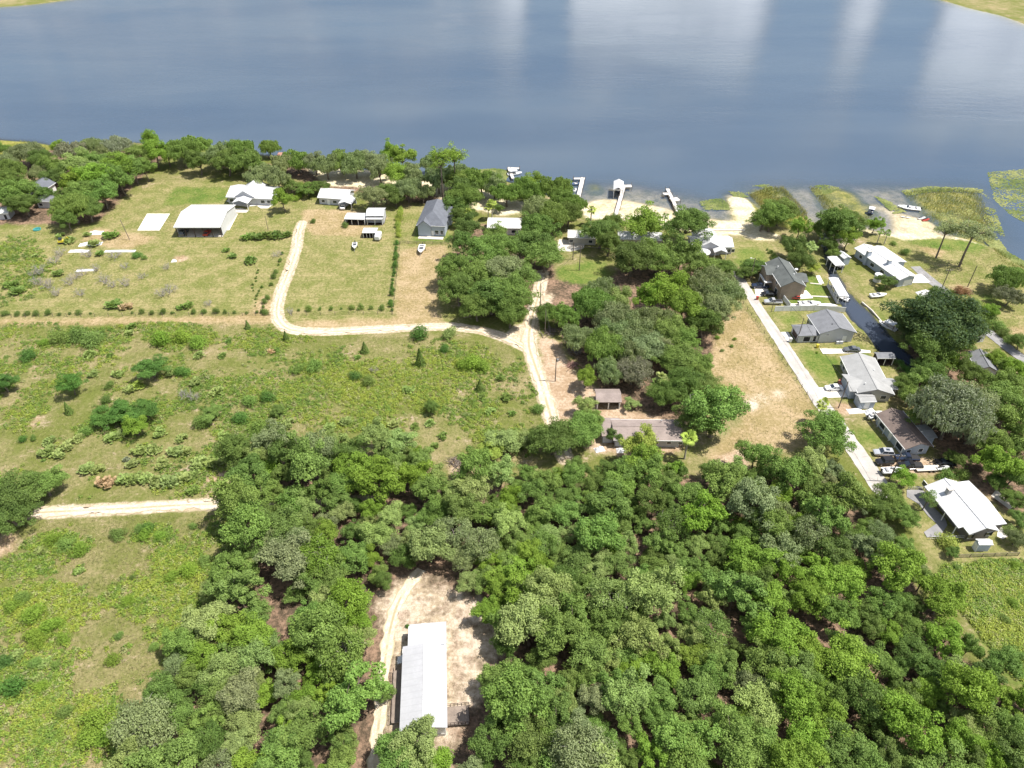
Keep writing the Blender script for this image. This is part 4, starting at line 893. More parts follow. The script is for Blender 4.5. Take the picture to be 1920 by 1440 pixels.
# the dense wood: every oak an individual, spaced like a real scrub canopy
wp = wpoly(wood_px); exw = wpoly([(700, 1190), (690, 1150), (728, 1110), (770, 1085), (815, 1100), (868, 1135), (905, 1190), (925, 1230), (915, 1262), (925, 1310), (905, 1350), (882, 1385), (862, 1450), (856, 1500), (700, 1500), (700, 1420), (702, 1350), (730, 1270)])
ax_ = [p[0] for p in wp]; ay_ = [p[1] for p in wp]
done = []; tries = 0
hidden = [(o.location.x, o.location.y, 3.0) for o, *_ in PLANTS if o.name.split('.')[0] in ('live_oak_tree', 'mossy_oak_tree', 'broadleaf_tree')]
croad = [G(u, v) for u, v in PATHS['C'][0]]
def fill(limit, lo, ov, young):
  global tries
  tries = 0; n0 = len(done)
  while tries < 25000 and len(done) - n0 < limit:
      tries += 1
      x = rnd.uniform(min(ax_), max(ax_)); y = rnd.uniform(max(46, min(ay_)), max(ay_))
      X, Y = np.array([x]), np.array([y])
      if not inside(X, Y, wp)[0]: continue
      q = fbm(np.array([x * 0.05]), np.array([y * 0.05]), 2)[0]
      R = 2.1 + 2.6 * rnd.random() ** 1.3 + (q - 0.5) * 2.0
      R = max(2.2, R)
      if young: R = rnd.uniform(1.7, 2.9)
      u, v = proj(x, y, R * 1.2)
      if v - R * ppm(u, v) > 1455 or u < -60 or u > 1990: continue
      bad = False
      for k in range(8):
          if inside(np.array([x + math.cos(k * PI / 4) * R * 0.6]), np.array([y + math.sin(k * PI / 4) * R * 0.6]), exw)[0]: bad = True; break
      if bad or inside(X, Y, exw)[0]: continue
      if any((x - a) ** 2 + (y - b) ** 2 < ((R + r) * ov) ** 2 for a, b, r in done): continue
      if any((x - a) ** 2 + (y - b) ** 2 < (R * 0.5 + r * 0.6) ** 2 for a, b, r in hidden): continue
      if y > 118 and any((x - p.x) ** 2 + (y - p.y) ** 2 < 9 and p.x < -20 for p in croad): continue
      done.append((x, y, R))
      z = rnd.random() * 0.7 + fbm(np.array([x * 0.045 + 9]), np.array([y * 0.045 + 3]), 2)[0] * 0.6
      tone = 'O' if z < 0.36 else 'G' if z < 0.72 else 'P' if z < 0.80 else 'M' if z < 0.88 else 'B'
      if x > 45 and y < 95 and rnd.random() < 0.6: tone = 'B' if rnd.random() < .6 else 'O'
      key = 'thin' if (tone == 'M' and rnd.random() < 0.5) or rnd.random() < 0.05 else 'wood'
      if young: plant('broad', rnd.choice('GGGOOBP'), x, y, R * 1.1, 'young broadleaf trees of the dense wood', rnd.uniform(0.8, 1.25))
      else: plant(key, tone, x, y, R * 1.08, 'oaks of the dense wood', rnd.uniform(0.85, 1.15))
fill(292, 0, 0.58, False)
fill(190, 0, 0.50, True)
from collections import Counter
print(Counter(p[3] for p in PLANTS))
print('wood trees', len(done), 'tries', tries)
# two or three trees leaning over the mobile home's front edge
for tn, u, v, r in (('P', 780, 1402, 46), ('G', 735, 1425, 40), ('B', 812, 1430, 34), ('P', 925, 1290, 22), ('G', 722, 1302, 16)):
    tree_at('wood' if r > 25 else 'thin', tn, u, v, r, 'oaks of the dense wood')
# ================================================================= buildings
WHITE_METAL = pbr('white_metal_roof', (0.60, 0.60, 0.605), 0.45, var=0.05, scale=0.3, bump=0.25, seam=(0, 0.9, 0.5), spec=0.35)
WHITE_METAL_Y = pbr('white_metal_roof_across', (0.60, 0.60, 0.605), 0.45, var=0.05, scale=0.3, bump=0.25, seam=(1, 0.9, 0.5), spec=0.35)
DULL_METAL = pbr('weathered_white_roof', (0.68, 0.66, 0.63), 0.6, var=0.14, scale=0.5, bump=0.2, seam=(0, 0.8, 0.3))
GREY_SHINGLE = pbr('grey_shingles', (0.215, 0.22, 0.235), 0.9, var=0.12, scale=0.7, bump=0.5, seam=(1, 0.45, 0.25), spec=0.15)
SLATE_SHINGLE = pbr('blue_grey_shingles', (0.155, 0.165, 0.19), 0.9, var=0.12, scale=0.7, bump=0.5, seam=(1, 0.45, 0.25), spec=0.15)
GREEN_SHINGLE = pbr('grey_green_shingles', (0.13, 0.14, 0.135), 0.9, var=0.15, scale=0.6, bump=0.5, seam=(1, 0.45, 0.25), spec=0.15)
LIGHT_SHINGLE = pbr('pale_grey_roof', (0.36, 0.36, 0.355), 0.85, var=0.12, scale=0.4, bump=0.4, seam=(1, 0.5, 0.2), spec=0.2)
BROWN_SHINGLE = pbr('brown_shingles', (0.205, 0.16, 0.14), 0.9, var=0.15, scale=0.6, bump=0.5, seam=(1, 0.45, 0.25), spec=0.15)
TAN_SHINGLE = pbr('faded_tan_shingles', (0.33, 0.27, 0.245), 0.9, var=0.16, scale=0.4, bump=0.5, seam=(1, 0.45, 0.25), spec=0.15)
WALL_GREY = pbr('pale_grey_siding', (0.50, 0.51, 0.54), 0.7, var=0.06, scale=0.6, seam=(2, 0.25, 0.25))
WALL_BLUE = pbr('blue_grey_siding', (0.40, 0.45, 0.52), 0.7, var=0.06, scale=0.6, seam=(2, 0.25, 0.25))
WALL_TAN = pbr('tan_stucco', (0.33, 0.265, 0.205), 0.85, var=0.12, scale=0.5)
WALL_WHITE = pbr('white_siding', (0.74, 0.74, 0.72), 0.7, var=0.06, scale=0.5, seam=(2, 0.22, 0.2))
WALL_BEIGE = pbr('beige_siding', (0.50, 0.47, 0.43), 0.75, var=0.08, scale=0.5, seam=(2, 0.25, 0.25))
WALL_DARK = pbr('grey_brown_siding', (0.21, 0.19, 0.18), 0.75, var=0.12, scale=0.5, seam=(2, 0.25, 0.25))
TRIM = pbr('white_trim', (0.80, 0.80, 0.79), 0.5, var=0.04)
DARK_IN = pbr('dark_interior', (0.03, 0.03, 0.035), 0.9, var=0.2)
GLASS = pbr('window_glass', (0.035, 0.045, 0.06), 0.08, var=0.1, spec=0.8)
WOOD = pbr('weathered_deck_wood', (0.30, 0.245, 0.205), 0.85, var=0.2, scale=1.0, bump=0.3, seam=(1, 0.16, 0.5), spec=0.1)
PALEWOOD = pbr('sun_bleached_dock_boards', (0.62, 0.585, 0.55), 0.85, var=0.12, scale=0.8, bump=0.3, seam=(1, 0.2, 0.45), spec=0.1)
DARKWOOD = pbr('dark_stained_wood', (0.085, 0.06, 0.05), 0.85, var=0.2, scale=1.0)
POLEWOOD = pbr('utility_pole_wood', (0.20, 0.165, 0.14), 0.9, var=0.2, scale=1.0, spec=0.1)
STEEL = pbr('galvanised_steel', (0.5, 0.5, 0.52), 0.4, 0.7, var=0.1)
BLACKP = pbr('black_plastic', (0.02, 0.02, 0.022), 0.6, var=0.1)
VINYL = pbr('white_vinyl_fence', (0.82, 0.83, 0.86), 0.55, var=0.05, scale=0.4)
BRICK = pbr('grey_brick', (0.42, 0.41, 0.41), 0.9, var=0.2, scale=3.0, seam=(2, 0.2, 0.4))

def fr(A, B, Cc, z):
    a, b, c = G(*A, z), G(*B, z), G(*Cc, z)
    ex = (b - a); L = ex.length; ex.normalize(); ey = Vector((-ex.y, ex.x, 0)); Wd = (c - a).dot(ey)
    o = a + ex * (L / 2) + ey * (Wd / 2)
    return o.x, o.y, math.atan2(ex.y, ex.x), L, Wd

def fr2(A, B, Cc, z):
    a, b, c = G(*A, z), G(*B, z), G(*Cc, z)
    ey = (c - a); W = ey.length; ey.normalize(); ex = Vector((ey.y, -ey.x, 0)); L = (b - a).dot(ex)
    o = a + ex * (L / 2) + ey * (W / 2)
    return o.x, o.y, math.atan2(ex.y, ex.x), L, W
def roof_mb(mb, cx, cy, L, W, ze, rise, axis, t=0.18, hip=False, sh=0.0):
    if hip:
        hl, hw = L / 2, W / 2; k = min(hl, hw) * (hip if hip is not True else 1.0)
        r = [(-hl + k, 0), (hl - k, 0)] if L >= W else [(0, -hw + k), (0, hw - k)]
        if L < W and hip is not True: pass
        ev = [(-hl, -hw), (hl, -hw), (hl, hw), (-hl, hw)]
        vs = [(cx + x, cy + y, ze) for x, y in ev] + [(cx + x, cy + y, ze + t) for x, y in ev] + [(cx + x, cy + y, ze + t + rise) for x, y in r]
        fs = [(3, 2, 1, 0), (0, 1, 5, 4), (1, 2, 6, 5), (2, 3, 7, 6), (3, 0, 4, 7)]
        fs += [(4, 5, 9, 8), (5, 6, 9), (6, 7, 8, 9), (7, 4, 8)] if L >= W else [(4, 5, 8), (5, 6, 9, 8), (6, 7, 9), (7, 4, 8, 9)]
        mb.add(vs, fs); return
    a, w = (L / 2, W / 2) if axis == 'x' else (W / 2, L / 2)
    o = cy if axis == 'x' else cx; q = cx if axis == 'x' else cy; sh = sh * w
    mb.prism([(o - w, ze), (o + sh, ze + rise), (o + w, ze), (o + w, ze + t), (o + sh, ze + rise + t), (o - w, ze + t)], axis, q - a, q + a)

def wall_mb(mb, cx, cy, L, W, ze, rise, axis, oh, hip=False, sh=0.0):
    a, w = (L / 2 - oh, W / 2 - oh) if axis == 'x' else (W / 2 - oh, L / 2 - oh)
    wf = (W / 2 if axis == 'x' else L / 2); o = cy if axis == 'x' else cx; q = cx if axis == 'x' else cy
    if hip: mb.prism([(o - w, -0.1), (o + w, -0.1), (o + w, ze - 0.01), (o - w, ze - 0.01)], axis, q - a, q + a); return
    dz = rise * oh / wf; sh = sh * wf
    mb.prism([(o - w, -0.1), (o + w, -0.1), (o + w, ze + dz - 0.04), (o + sh, ze + rise - 0.04), (o - w, ze + dz - 0.04)], axis, q - a, q + a)

def opening(parent, side, s, z, w, h, fx, fy, name='window', depth=0.06, frame=TRIM, pane=GLASS, cx=0, cy=0, t=0.09):
    """framed opening on a wall: fx, fy are the half sizes of the wall box; s runs along the wall"""
    mb = MB(); pb = MB()
    def P(u, n, zz): 
        return {'f': (cx + u, cy - fy - n, zz), 'b': (cx + u, cy + fy + n, zz), 'l': (cx - fx - n, cy + u, zz), 'r': (cx + fx + n, cy + u, zz)}[side]
    def bx(m, u, zz, du, dz, n, dn):
        c = P(u, n, zz); m.box(c, (du, dn, dz) if side in 'fb' else (dn, du, dz))
    for q in (-1, 1):
        bx(mb, s + q * (w / 2 + t / 2), z, t, h + 2 * t, 0.01, 0.12)
        bx(mb, s, z + q * (h / 2 + t / 2), w - 0.004, t, 0.012, 0.11)
    o = mb.build(name, frame, parent)
    bx(pb, s, z, w - 0.01, h - 0.01, 0.0, 0.05)
    if name == 'window' and w > 0.7: bx(pb, s, z, w * 0.98, 0.05, 0.02, 0.03)
    pb.build('pane' if name == 'window' else 'panel', pane, o)
    return o

def house(name, label, f, ze, rise, axis, rm, wm, oh=0.5, hip=False, wins=(), cat='house', sh=0.0, group=None, ridge=True, fascia=TRIM, t=0.18):
    x, y, rz, L, W = f
    r = thing(name, label, cat, (x, y, 0), rz, group); r['dim'] = 0; del r['dim']
    w = MB(); wall_mb(w, 0, 0, L, W, ze, rise, axis, oh, hip, sh); w.build('wall', wm, r)
    m = MB(); roof_mb(m, 0, 0, L, W, ze, rise, axis, t, hip, sh); ro = m.build('roof', rm, r)
    if ridge and not hip:
        rr = MB(); a = L / 2 if axis == 'x' else W / 2; q = sh * (W if axis == 'x' else L) / 2
        rr.box((0, q, ze + rise + t + 0.01) if axis == 'x' else (q, 0, ze + rise + t + 0.01), (2 * a, 0.35, 0.09) if axis == 'x' else (0.35, 2 * a, 0.09)); rr.build('ridge_cap', rm, ro)
    if fascia:
        gm_ = MB()
        if axis == 'x' or hip:
            for s in (-1, 1): gm_.box((0, s * (W / 2 + 0.05), ze + t / 2), (L, 0.09, t + 0.04))
        else:
            for s in (-1, 1): gm_.box((s * (L / 2 + 0.05), 0, ze + t / 2), (0.09, W, t + 0.04))
        gm_.build('gutter', fascia, ro)
    for e in wins:
        nm = e[5] if len(e) > 5 else 'window'
        kw = dict(pane=TRIM if nm == 'door' else GLASS, frame=TRIM)
        if nm == 'garage_door': kw = dict(pane=TRIM, frame=WALL_GREY)
        if nm == 'doorway' or nm == 'bay': kw = dict(pane=DARK_IN, frame=TRIM)
        d = opening(r, e[0], e[1], e[2], e[3], e[4], L / 2 - oh, W / 2 - oh, nm, **kw)
        if nm == 'door':
            h = MB().box({'f': (e[1] + 0.3, -(W / 2 - oh) - 0.08, 1.0), 'l': (-(L / 2 - oh) - 0.08, e[1] + 0.3, 1.0), 'r': ((L / 2 - oh) + 0.08, e[1] + 0.3, 1.0), 'b': (e[1], W / 2 - oh + 0.08, 1.0)}[e[0]], (0.08, 0.08, 0.08)); h.build('handle', STEEL, d)
    return r, L, W
def wing(r, cx, cy, L, W, ze, rise, axis, rm, wm, oh=0.4, hip=False, wname='wing_wall', rname='wing_roof', t=0.16):
    if wm is not None:
        w = MB(); wall_mb(w, cx, cy, L, W, ze, rise, axis, oh, hip); w.build(wname, wm, r)
    m = MB(); roof_mb(m, cx, cy, L, W, ze, rise, axis, t, hip); return m.build(rname, rm, r)
def chimney(r, x, y, z0, z1, w=0.9, d=0.7, m=BRICK):
    o = MB().box((x, y, (z0 + z1) / 2), (w, d, z1 - z0)).build('chimney', m, r)
    MB().box((x, y, z1 + 0.05), (w + 0.2, d + 0.2, 0.12)).build('chimney_cap', CONC2, o); return o
def vents(r, pts, m=STEEL):
    for x, y, z in pts: MB().tube((x, y, z), (x, y, z + 0.55), 0.14, 0.14, 8).tube((x, y, z + 0.55), (x, y, z + 0.68), 0.2, 0.05, 8).build('roof_vent', m, r)
def posts(r, pts, z, m=TRIM, w=0.16, name='post'):
    for x, y in pts: MB().box((x, y, z / 2), (w, w, z)).build(name, m, r)

# --- big white pole barn, open at the front
x, y, rz, L, Wd = fr((325, 427), (413, 427), (354, 385), 4.0)
b = thing('barn', 'large white metal barn with a dark open front on the mown lawn', 'barn', (x, y, 0), rz)
m = MB(); roof_mb(m, 0, 0, L, Wd, 4.0, 1.7, 'x', 0.2); ro = m.build('roof', WHITE_METAL, b)
MB().box((0, 0, 5.92), (L, 0.5, 0.1)).build('ridge_cap', WHITE_METAL, ro)
MB().box((0, -Wd / 2 - 0.04, 4.08), (L, 0.1, 0.3)).box((0, Wd / 2 + 0.04, 4.08), (L, 0.1, 0.3)).build('gutter', TRIM, ro)
for s in (-1, 1):
    a = s * (L / 2 - 0.4)
    MB().add([(a, -Wd / 2 + 1.5, 0), (a, Wd / 2 - .4, 0), (a, Wd / 2 - .4, 4.05), (a, 0, 5.66), (a, -Wd / 2 + 1.5, 4.25), (a + .1, -Wd / 2 + 1.5, 0), (a + .1, Wd / 2 - .4, 0), (a + .1, Wd / 2 - .4, 4.05), (a + .1, 0, 5.66), (a + .1, -Wd / 2 + 1.5, 4.25)],
             [(0, 1, 2, 3, 4), (9, 8, 7, 6, 5), (0, 5, 6, 1), (1, 6, 7, 2), (2, 7, 8, 3), (3, 8, 9, 4), (4, 9, 5, 0)]).build('side_wall', WHITE_METAL_Y, b)
MB().box((0, Wd / 2 - 0.5, 2.0), (L - 0.9, 0.1, 4.0)).build('back_wall', WALL_GREY, b)
MB().box((0, 0, 0.07), (L - 0.6, Wd - 0.8, 0.1)).build('floor_slab', CONC2, b)
posts(b, [(-L / 2 + 0.5 + (L - 1) * k / 5, -Wd / 2 + 0.5) for k in range(6)], 4.0, DARKWOOD, 0.22)
barn = b; barn_f = (x, y, rz, L, Wd)

# --- lakeside white-roofed houses
f = fr((423, 370), (509, 374), (432, 346), 2.9)
r, L, W = house('lake_house', 'white-roofed lake house with a small gabled porch behind the barn', f, 2.9, 2.0, 'x', WHITE_METAL, WALL_GREY, wins=[('f', -7.5, 1.5, 1.6, 1.2), ('f', 5.4, 1.5, 1.6, 1.2), ('f', 7.8, 1.5, 1.2, 1.2), ('f', -4.2, 1.3, 1.8, 1.6)])
wing(r, -1.5, 0.5, 8.5, W + 1.0, 3.15, 2.6, 'y', WHITE_METAL_Y, WALL_GREY)
wing(r, -1.8, -W / 2 - 2.0, 6.4, 5.0, 2.7, 1.1, 'y', WHITE_METAL_Y, None, rname='porch_roof'); posts(r, [(-4.6, -W / 2 - 4.2), (1.0, -W / 2 - 4.2)], 2.7, TRIM, 0.2, 'porch_post')
f = fr((594.5, 371), (652, 375), (606, 353), 2.8)
r, L, W = house('lake_house', 'low white-roofed cottage with grey walls and a carport at its corner', f, 2.8, 1.8, 'x', WHITE_METAL, WALL_GREY, wins=[('f', -4.2, 1.4, 1.3, 1.1), ('f', -2, 1.1, 0.9, 2.0, 'door'), ('f', 0.6, 1.4, 1.6, 1.1), ('l', 0.5, 1.4, 1.2, 1.0)])
f = fr((634, 382), (659, 383.5), (641, 369), 2.5); x, y, rz, L, W = f
c = thing('carport', 'open white gabled carport in front of the low cottage', 'carport', (x, y, 0), rz)
m = MB(); roof_mb(m, 0, 0, L, W, 2.5, 0.9, 'y', 0.12); m.build('roof', WHITE_METAL_Y, c)
posts(c, [(sx * (L / 2 - .2), sy * (W / 2 - .3)) for sx in (-1, 1) for sy in (-1, 1)], 2.5, TRIM, 0.14)
MB().box((0, W / 2 - .15, 1.25), (L - .5, .06, 2.4)).build('back_wall', WALL_GREY, c)
CARPORT = f
# --- sheds in the middle plot
def open_shed(label, A, B, Cc, z, rise, axis, rm, group, back=True, bay=2, sh=0.0, wm=WALL_GREY):
    x, y, rz, L, W = fr(A, B, Cc, z)
    s = thing('shed', label, 'shed', (x, y, 0), rz, group)
    m = MB(); roof_mb(m, 0, 0, L, W, z, rise, axis, 0.12, False, sh); ro = m.build('roof', rm, s)
    MB().box((0, -W / 2 - .03, z + .04), (L, .06, .2)).build('fascia', TRIM, ro)
    MB().box((0, W / 2 - .3, z / 2), (L - .5, .08, z - .02)).build('back_wall', wm, s)
    for q in (-1, 1): MB().box((q * (L / 2 - .3), 0.1, z / 2), (.08, W - .8, z - .02)).build('side_wall', wm, s)
    posts(s, [(-L / 2 + .3 + (L - .6) * k / bay, -W / 2 + .3) for k in range(bay + 1)], z, TRIM, 0.15)
    MB().box((0, 0, .06), (L - .2, W - .2, .08)).build('floor', DARKWOOD, s)
    return s, L, W
open_shed('long low white-roofed shed beside the taller open shed', (645, 411), (684, 412), (647, 399), 2.4, 0.3, 'x', WHITE_METAL, 'white sheds of the middle plot', bay=3)
open_shed('taller white-roofed open shed at the back of the middle plot', (685.5, 405), (719, 405), (690, 390), 3.4, 1.0, 'x', WHITE_METAL, 'white sheds of the middle plot')
open_shed('lean-to shed in front of the taller white-roofed shed', (686, 411.5), (717, 411.5), (687, 406), 2.5, 0.15, 'x', WHITE_METAL, 'white sheds of the middle plot')
open_shed('small white-roofed animal shelter nearest the camper trailer', (679, 437), (706, 437), (681, 427.5), 2.1, 0.25, 'x', WHITE_METAL, 'white sheds of the middle plot', wm=DARKWOOD, bay=4)
# --- two-storey grey hipped house
f = fr((780, 423), (835, 425.5), (783, 377), 4.2)
r, L, W = house('house', 'blue-grey house with a steep slate hip roof beside the hedge', f, 4.2, 3.6, 'y', SLATE_SHINGLE, WALL_BLUE, hip=True, wins=[('f', -3.2, 1.6, 1.2, 1.5), ('f', -1.4, 1.6, 1.0, 1.5), ('f', 2.0, 1.6, 1.3, 1.5), ('f', 3.9, 1.6, 1.0, 1.5), ('f', 0.3, 1.1, 1.0, 2.1, 'door'), ('l', -2, 1.6, 1.2, 1.4), ('l', 3, 1.6, 1.2, 1.4)])
wing(r, -L * 0.22, -W / 2 + 3.0, L * 0.5, 7.0, 4.05, 2.2, 'y', SLATE_SHINGLE, WALL_BLUE, rname='front_gable_roof')
wing(r, L / 2 - 2.5, 2.0, 6.5, 6.0, 4.1, 2.3, 'x', SLATE_SHINGLE, WALL_BLUE, rname='dormer_roof')
MB().box((0, -W / 2 - 1.2, 0.1), (L * 0.85, 2.0, 0.16)).build('porch_slab', CONC2, r)
# --- house under the oaks by the shore
f = fr((913, 428), (978, 429), (921, 409), 2.8)
r, L, W = house('lake_house', 'weathered white-roofed house half hidden under lakeside oaks', f, 2.8, 1.5, 'x', DULL_METAL, WALL_WHITE, wins=[('f', -5, 1.4, 1.4, 1.1), ('f', 1, 1.1, .9, 2.0, 'door'), ('f', 3.5, 1.4, 1.6, 1.1)])
f = fr((1064, 446), (1120, 448), (1068, 432), 2.8)
house('lake_house', 'low pale house deep in shade behind the sand yard', f, 2.8, 1.4, 'x', DULL_METAL, WALL_BEIGE, wins=[('f', -4, 1.4, 1.4, 1.1), ('f', 3, 1.4, 1.4, 1.1)])
f = fr((1158, 449), (1242, 452), (1162, 434), 2.8)
house('lake_house', 'white-roofed house mostly hidden behind bright green trees', f, 2.8, 1.4, 'x', WHITE_METAL, WALL_BEIGE, wins=[('f', -6, 1.4, 1.4, 1.1), ('f', 0, 1.1, .9, 2.0, 'door'), ('f', 5, 1.4, 1.4, 1.1)])
# --- white lakeside house with round carport roof
f = fr((1296, 464), (1376.5, 464), (1306, 443), 2.9)
r, L, W = house('lake_house', 'bright white-roofed house with a round carport by the beach', f, 2.9, 1.5, 'x', WHITE_METAL, WALL_GREY, wins=[('f', 6.2, 1.4, 1.0, 1.2), ('f', 7.6, 1.4, 1.0, 1.2), ('f', 4.9, 1.4, 0.8, 1.2), ('f', -1.0, 1.5, 1.3, 1.3)])
wing(r, -1.2, 1.2, 8.5, W + 4.0, 3.1, 2.2, 'y', WHITE_METAL_Y, WALL_GREY)
wing(r, 2.2, -W / 2 - 1.4, 4.6, 4.2, 2.6, 1.0, 'y', WHITE_METAL_Y, None, rname='porch_roof'); posts(r, [(.3, -W / 2 - 3.2), (4.2, -W / 2 - 3.2)], 2.6, TRIM, .2, 'porch_post')
n = 20; mb = MB(); px, py = -5.2, -W / 2 - 2.6
mb.add([(px + 3.9 * math.cos(2 * PI * k / n), py + 3.2 * math.sin(2 * PI * k / n), z) for z in (2.5, 2.7) for k in range(n)] + [(px, py, 3.7)],
       [(k, (k + 1) % n, n + (k + 1) % n, n + k) for k in range(n)] + [(n + k, n + (k + 1) % n, 2 * n) for k in range(n)] + [tuple(range(n - 1, -1, -1))]).build('round_carport_roof', WHITE_METAL, r)
posts(r, [(px + 3.2 * math.cos(a), py + 2.6 * math.sin(a)) for a in (0.6, 2.5, 3.8, 5.6)], 2.5, TRIM, .18, 'carport_post')
# --- brown two-storey house
f = fr2((1464, 538.7), (1510.5, 537), (1434.5, 493), 5.0)
r, L, W = house('house', 'two-storey brown house with a grey-green shingle roof on the lane', f, 5.0, 2.0, 'y', GREEN_SHINGLE, WALL_TAN, oh=0.6, wins=[('l', -3, 3.9, 1.2, 1.2), ('l', 1, 3.9, 1.2, 1.2), ('l', 4.5, 3.9, 1.2, 1.2), ('l', -4, 1.2, 1.8, 1.9), ('l', 3, 1.2, 2.6, 2.1, 'garage_door'), ('r', -5, 1.2, 1.6, 2.0, 'bay'), ('r', -4.5, 3.8, 1.2, 1.2), ('r', 0, 3.8, 1.2, 1.2)])
wing(r, L / 2 - 1.2, -2.0, 6.5, 6.0, 4.8, 1.3, 'x', GREEN_SHINGLE, WALL_TAN, rname='side_gable_roof')
wing(r, -L / 2 + 1.2, 3.2, 6.5, 6.4, 4.85, 1.3, 'x', GREEN_SHINGLE, WALL_TAN, rname='side_gable_roof')
MB().box((-L / 2 - 2.2, 2.0, 2.5), (0.3, 5.5, 0.5)).box((-L / 2 - 2.2, -0.5, 1.2), (.2, .2, 2.4)).box((-L / 2 - 2.2, 4.5, 1.2), (.2, .2, 2.4)).box((-L / 2 - 1.0, 2.0, 2.4), (2.4, 5.3, 0.1)).build('balcony', TRIM, r)
MB().tube((L / 2 - .2, 1.0, 6.3), (L / 2 - .2, 1.0, 6.42), 0.55, 0.5, 12).build('satellite_dish', TRIM, r)
vents(r, [(-2.0, 2.2, 6.4), (1.5, -3, 6.4)], TRIM)
# --- grey house inside the white fence
f = fr2((1537, 627), (1607, 625.5), (1512.5, 591), 3.4)
r, L, W = house('house', 'pale grey gabled house with a front garage wing inside the white fence', f, 3.4, 1.9, 'y', GREY_SHINGLE, WALL_GREY, oh=0.5, wins=[('f', -2.8, 2.8, .9, .4), ('r', -3, 1.6, 1.4, 1.2), ('r', 2, 1.6, 1.4, 1.2), ('f', 2.6, 1.1, 1.0, 2.0, 'door'), ('l', 4, 1.6, 1.2, 1.2)])
wing(r, -L / 2 - 2.4, -1.6, 7.2, 6.0, 2.5, 1.2, 'x', GREY_SHINGLE, WALL_GREY, hip=0.7, wname='garage_wall', rname='garage_roof')
opening(r, 'f', -L / 2 - 3.0, 1.2, 2.0, 1.7, 3.2, 2.6, 'bay', pane=DARK_IN, cx=0, cy=-1.6); opening(r, 'f', -L / 2 - .6, 1.2, .9, 1.9, 3.2, 2.6, 'doorway', pane=DARK_IN, cx=0, cy=-1.6)
opening(r, 'l', -1.6, 1.2, 3.6, 2.0, L / 2 + 5.6, 0, 'bay', pane=DARKWOOD, cx=0, cy=0)
vents(r, [(-1.2, -2.5, 4.6)], BLACKP)
for k, px_ in enumerate((0.5, 1.6)): MB().box((px_, -W / 2 - .4, .45), (.9, .5, .9)).build('air_conditioner', WALL_GREY, r)
# --- long grey-roofed house
f = fr2((1608, 738), (1670, 728), (1575, 669), 2.8)
r, L, W = house('house', 'long pale-grey-roofed ranch house with a white concrete drive', f, 2.8, 1.5, 'y', LIGHT_SHINGLE, WALL_BEIGE, oh=0.6, wins=[('l', 2, 1.4, 1.4, 1.2), ('l', 5, 1.4, 1.4, 1.2), ('l', 7.5, 1.4, 1.2, 1.2), ('l', -0.5, 1.1, 1.0, 2.0, 'door'), ('f', 2.5, 1.4, 1.4, 1.1), ('l', -4.6, 1.15, 4.4, 2.0, 'garage_door'), ('r', 3, 1.4, 1.4, 1.1)])
wing(r, -L / 2 + 0.8, -W / 2 + 4.6, 5.2, 7.6, 2.65, 1.0, 'x', LIGHT_SHINGLE, WALL_BLUE, wname='garage_wall', rname='garage_roof')
wing(r, L / 2 - .5, -W / 2 + 5.0, 5.0, 5.0, 2.6, 0.9, 'x', LIGHT_SHINGLE, WALL_BEIGE, rname='back_room_roof')
vents(r, [(-2.2, -W / 2 + 3, 3.6), (2, 1, 3.6)], TRIM)
f = fr((1613, 755), (1644, 754), (1609, 739.5), 2.4)
house('shed', 'grey-blue shed with pale roof on the front of the ranch house plot', f, 2.4, 0.5, 'x', LIGHT_SHINGLE, WALL_BLUE, oh=0.2, wins=[('f', 0, 1.1, 1.2, 1.9, 'door')], cat='shed')
s, L, W = open_shed('small grey-roofed boat shelter at the canal end', (1645, 672.5), (1679.5, 672.5), (1641, 661), 2.6, 0.5, 'x', GREY_SHINGLE, None, wm=DARKWOOD)
# --- brown-roofed house
f = fr2((1697, 844), (1750, 838), (1641.6, 776.6), 2.7)
r, L, W = house('house', 'brown-roofed ranch house in the shade of a huge mossy oak', f, 2.7, 1.5, 'y', BROWN_SHINGLE, WALL_BLUE, oh=0.6, wins=[('l', -4, 1.3, 2.6, 1.5), ('l', 0, 1.1, 1.0, 2.0, 'door'), ('l', 3.5, 1.3, 2.4, 1.3), ('l', 7, 1.3, 1.4, 1.2), ('f', 1.2, 1.4, 1.1, 1.1), ('f', -2, 1.4, 1.1, 1.1)])
posts(r, [(-L / 2 + .15, -W / 2 + 1 + 2.6 * k) for k in range(6)], 2.68, TRIM, .14, 'porch_post')
wing(r, L / 2 + 1.4, -1.0, 4.0, 5.0, 2.3, 0.4, 'x', LIGHT_SHINGLE, WALL_BLUE, rname='lean_to_roof')
# --- white house at the bottom right
f = fr2((1818, 1003), (1874.5, 998.5), (1741, 909), 3.0)
r, L, W = house('house', 'big white-roofed house with a small chimney beside the dense wood', f, 3.0, 1.5, 'y', WHITE_METAL_Y, WALL_DARK, oh=0.7, wins=[('f', -2.2, 1.5, 1.2, 1.1), ('f', 2.2, 1.5, 1.2, 1.1), ('l', -2.5, 1.4, 1.3, 1.2), ('l', 2.5, 1.4, 2.2, 1.3), ('l', 5.0, 1.1, 1.0, 2.0, 'door'), ('l', 9, 1.4, 1.4, 1.2), ('r', 4, 1.4, 1.8, 1.2)])
wing(r, L / 2 + 0.3, -W / 2 + 8.2, 6.0, 13.0, 2.75, 0.6, 'x', WHITE_METAL, WALL_DARK, rname='side_roof')
wing(r, -L / 2 + 0.6, W / 2 - 6.5, 3.6, 12.5, 2.85, 0.5, 'y', WHITE_METAL_Y, None, rname='porch_roof'); posts(r, [(-L / 2 - 1.0, W / 2 - 12.0), (-L / 2 - 1.0, W / 2 - 8), (-L / 2 - 1.0, W / 2 - 1)], 2.85, TRIM, .16, 'porch_post')
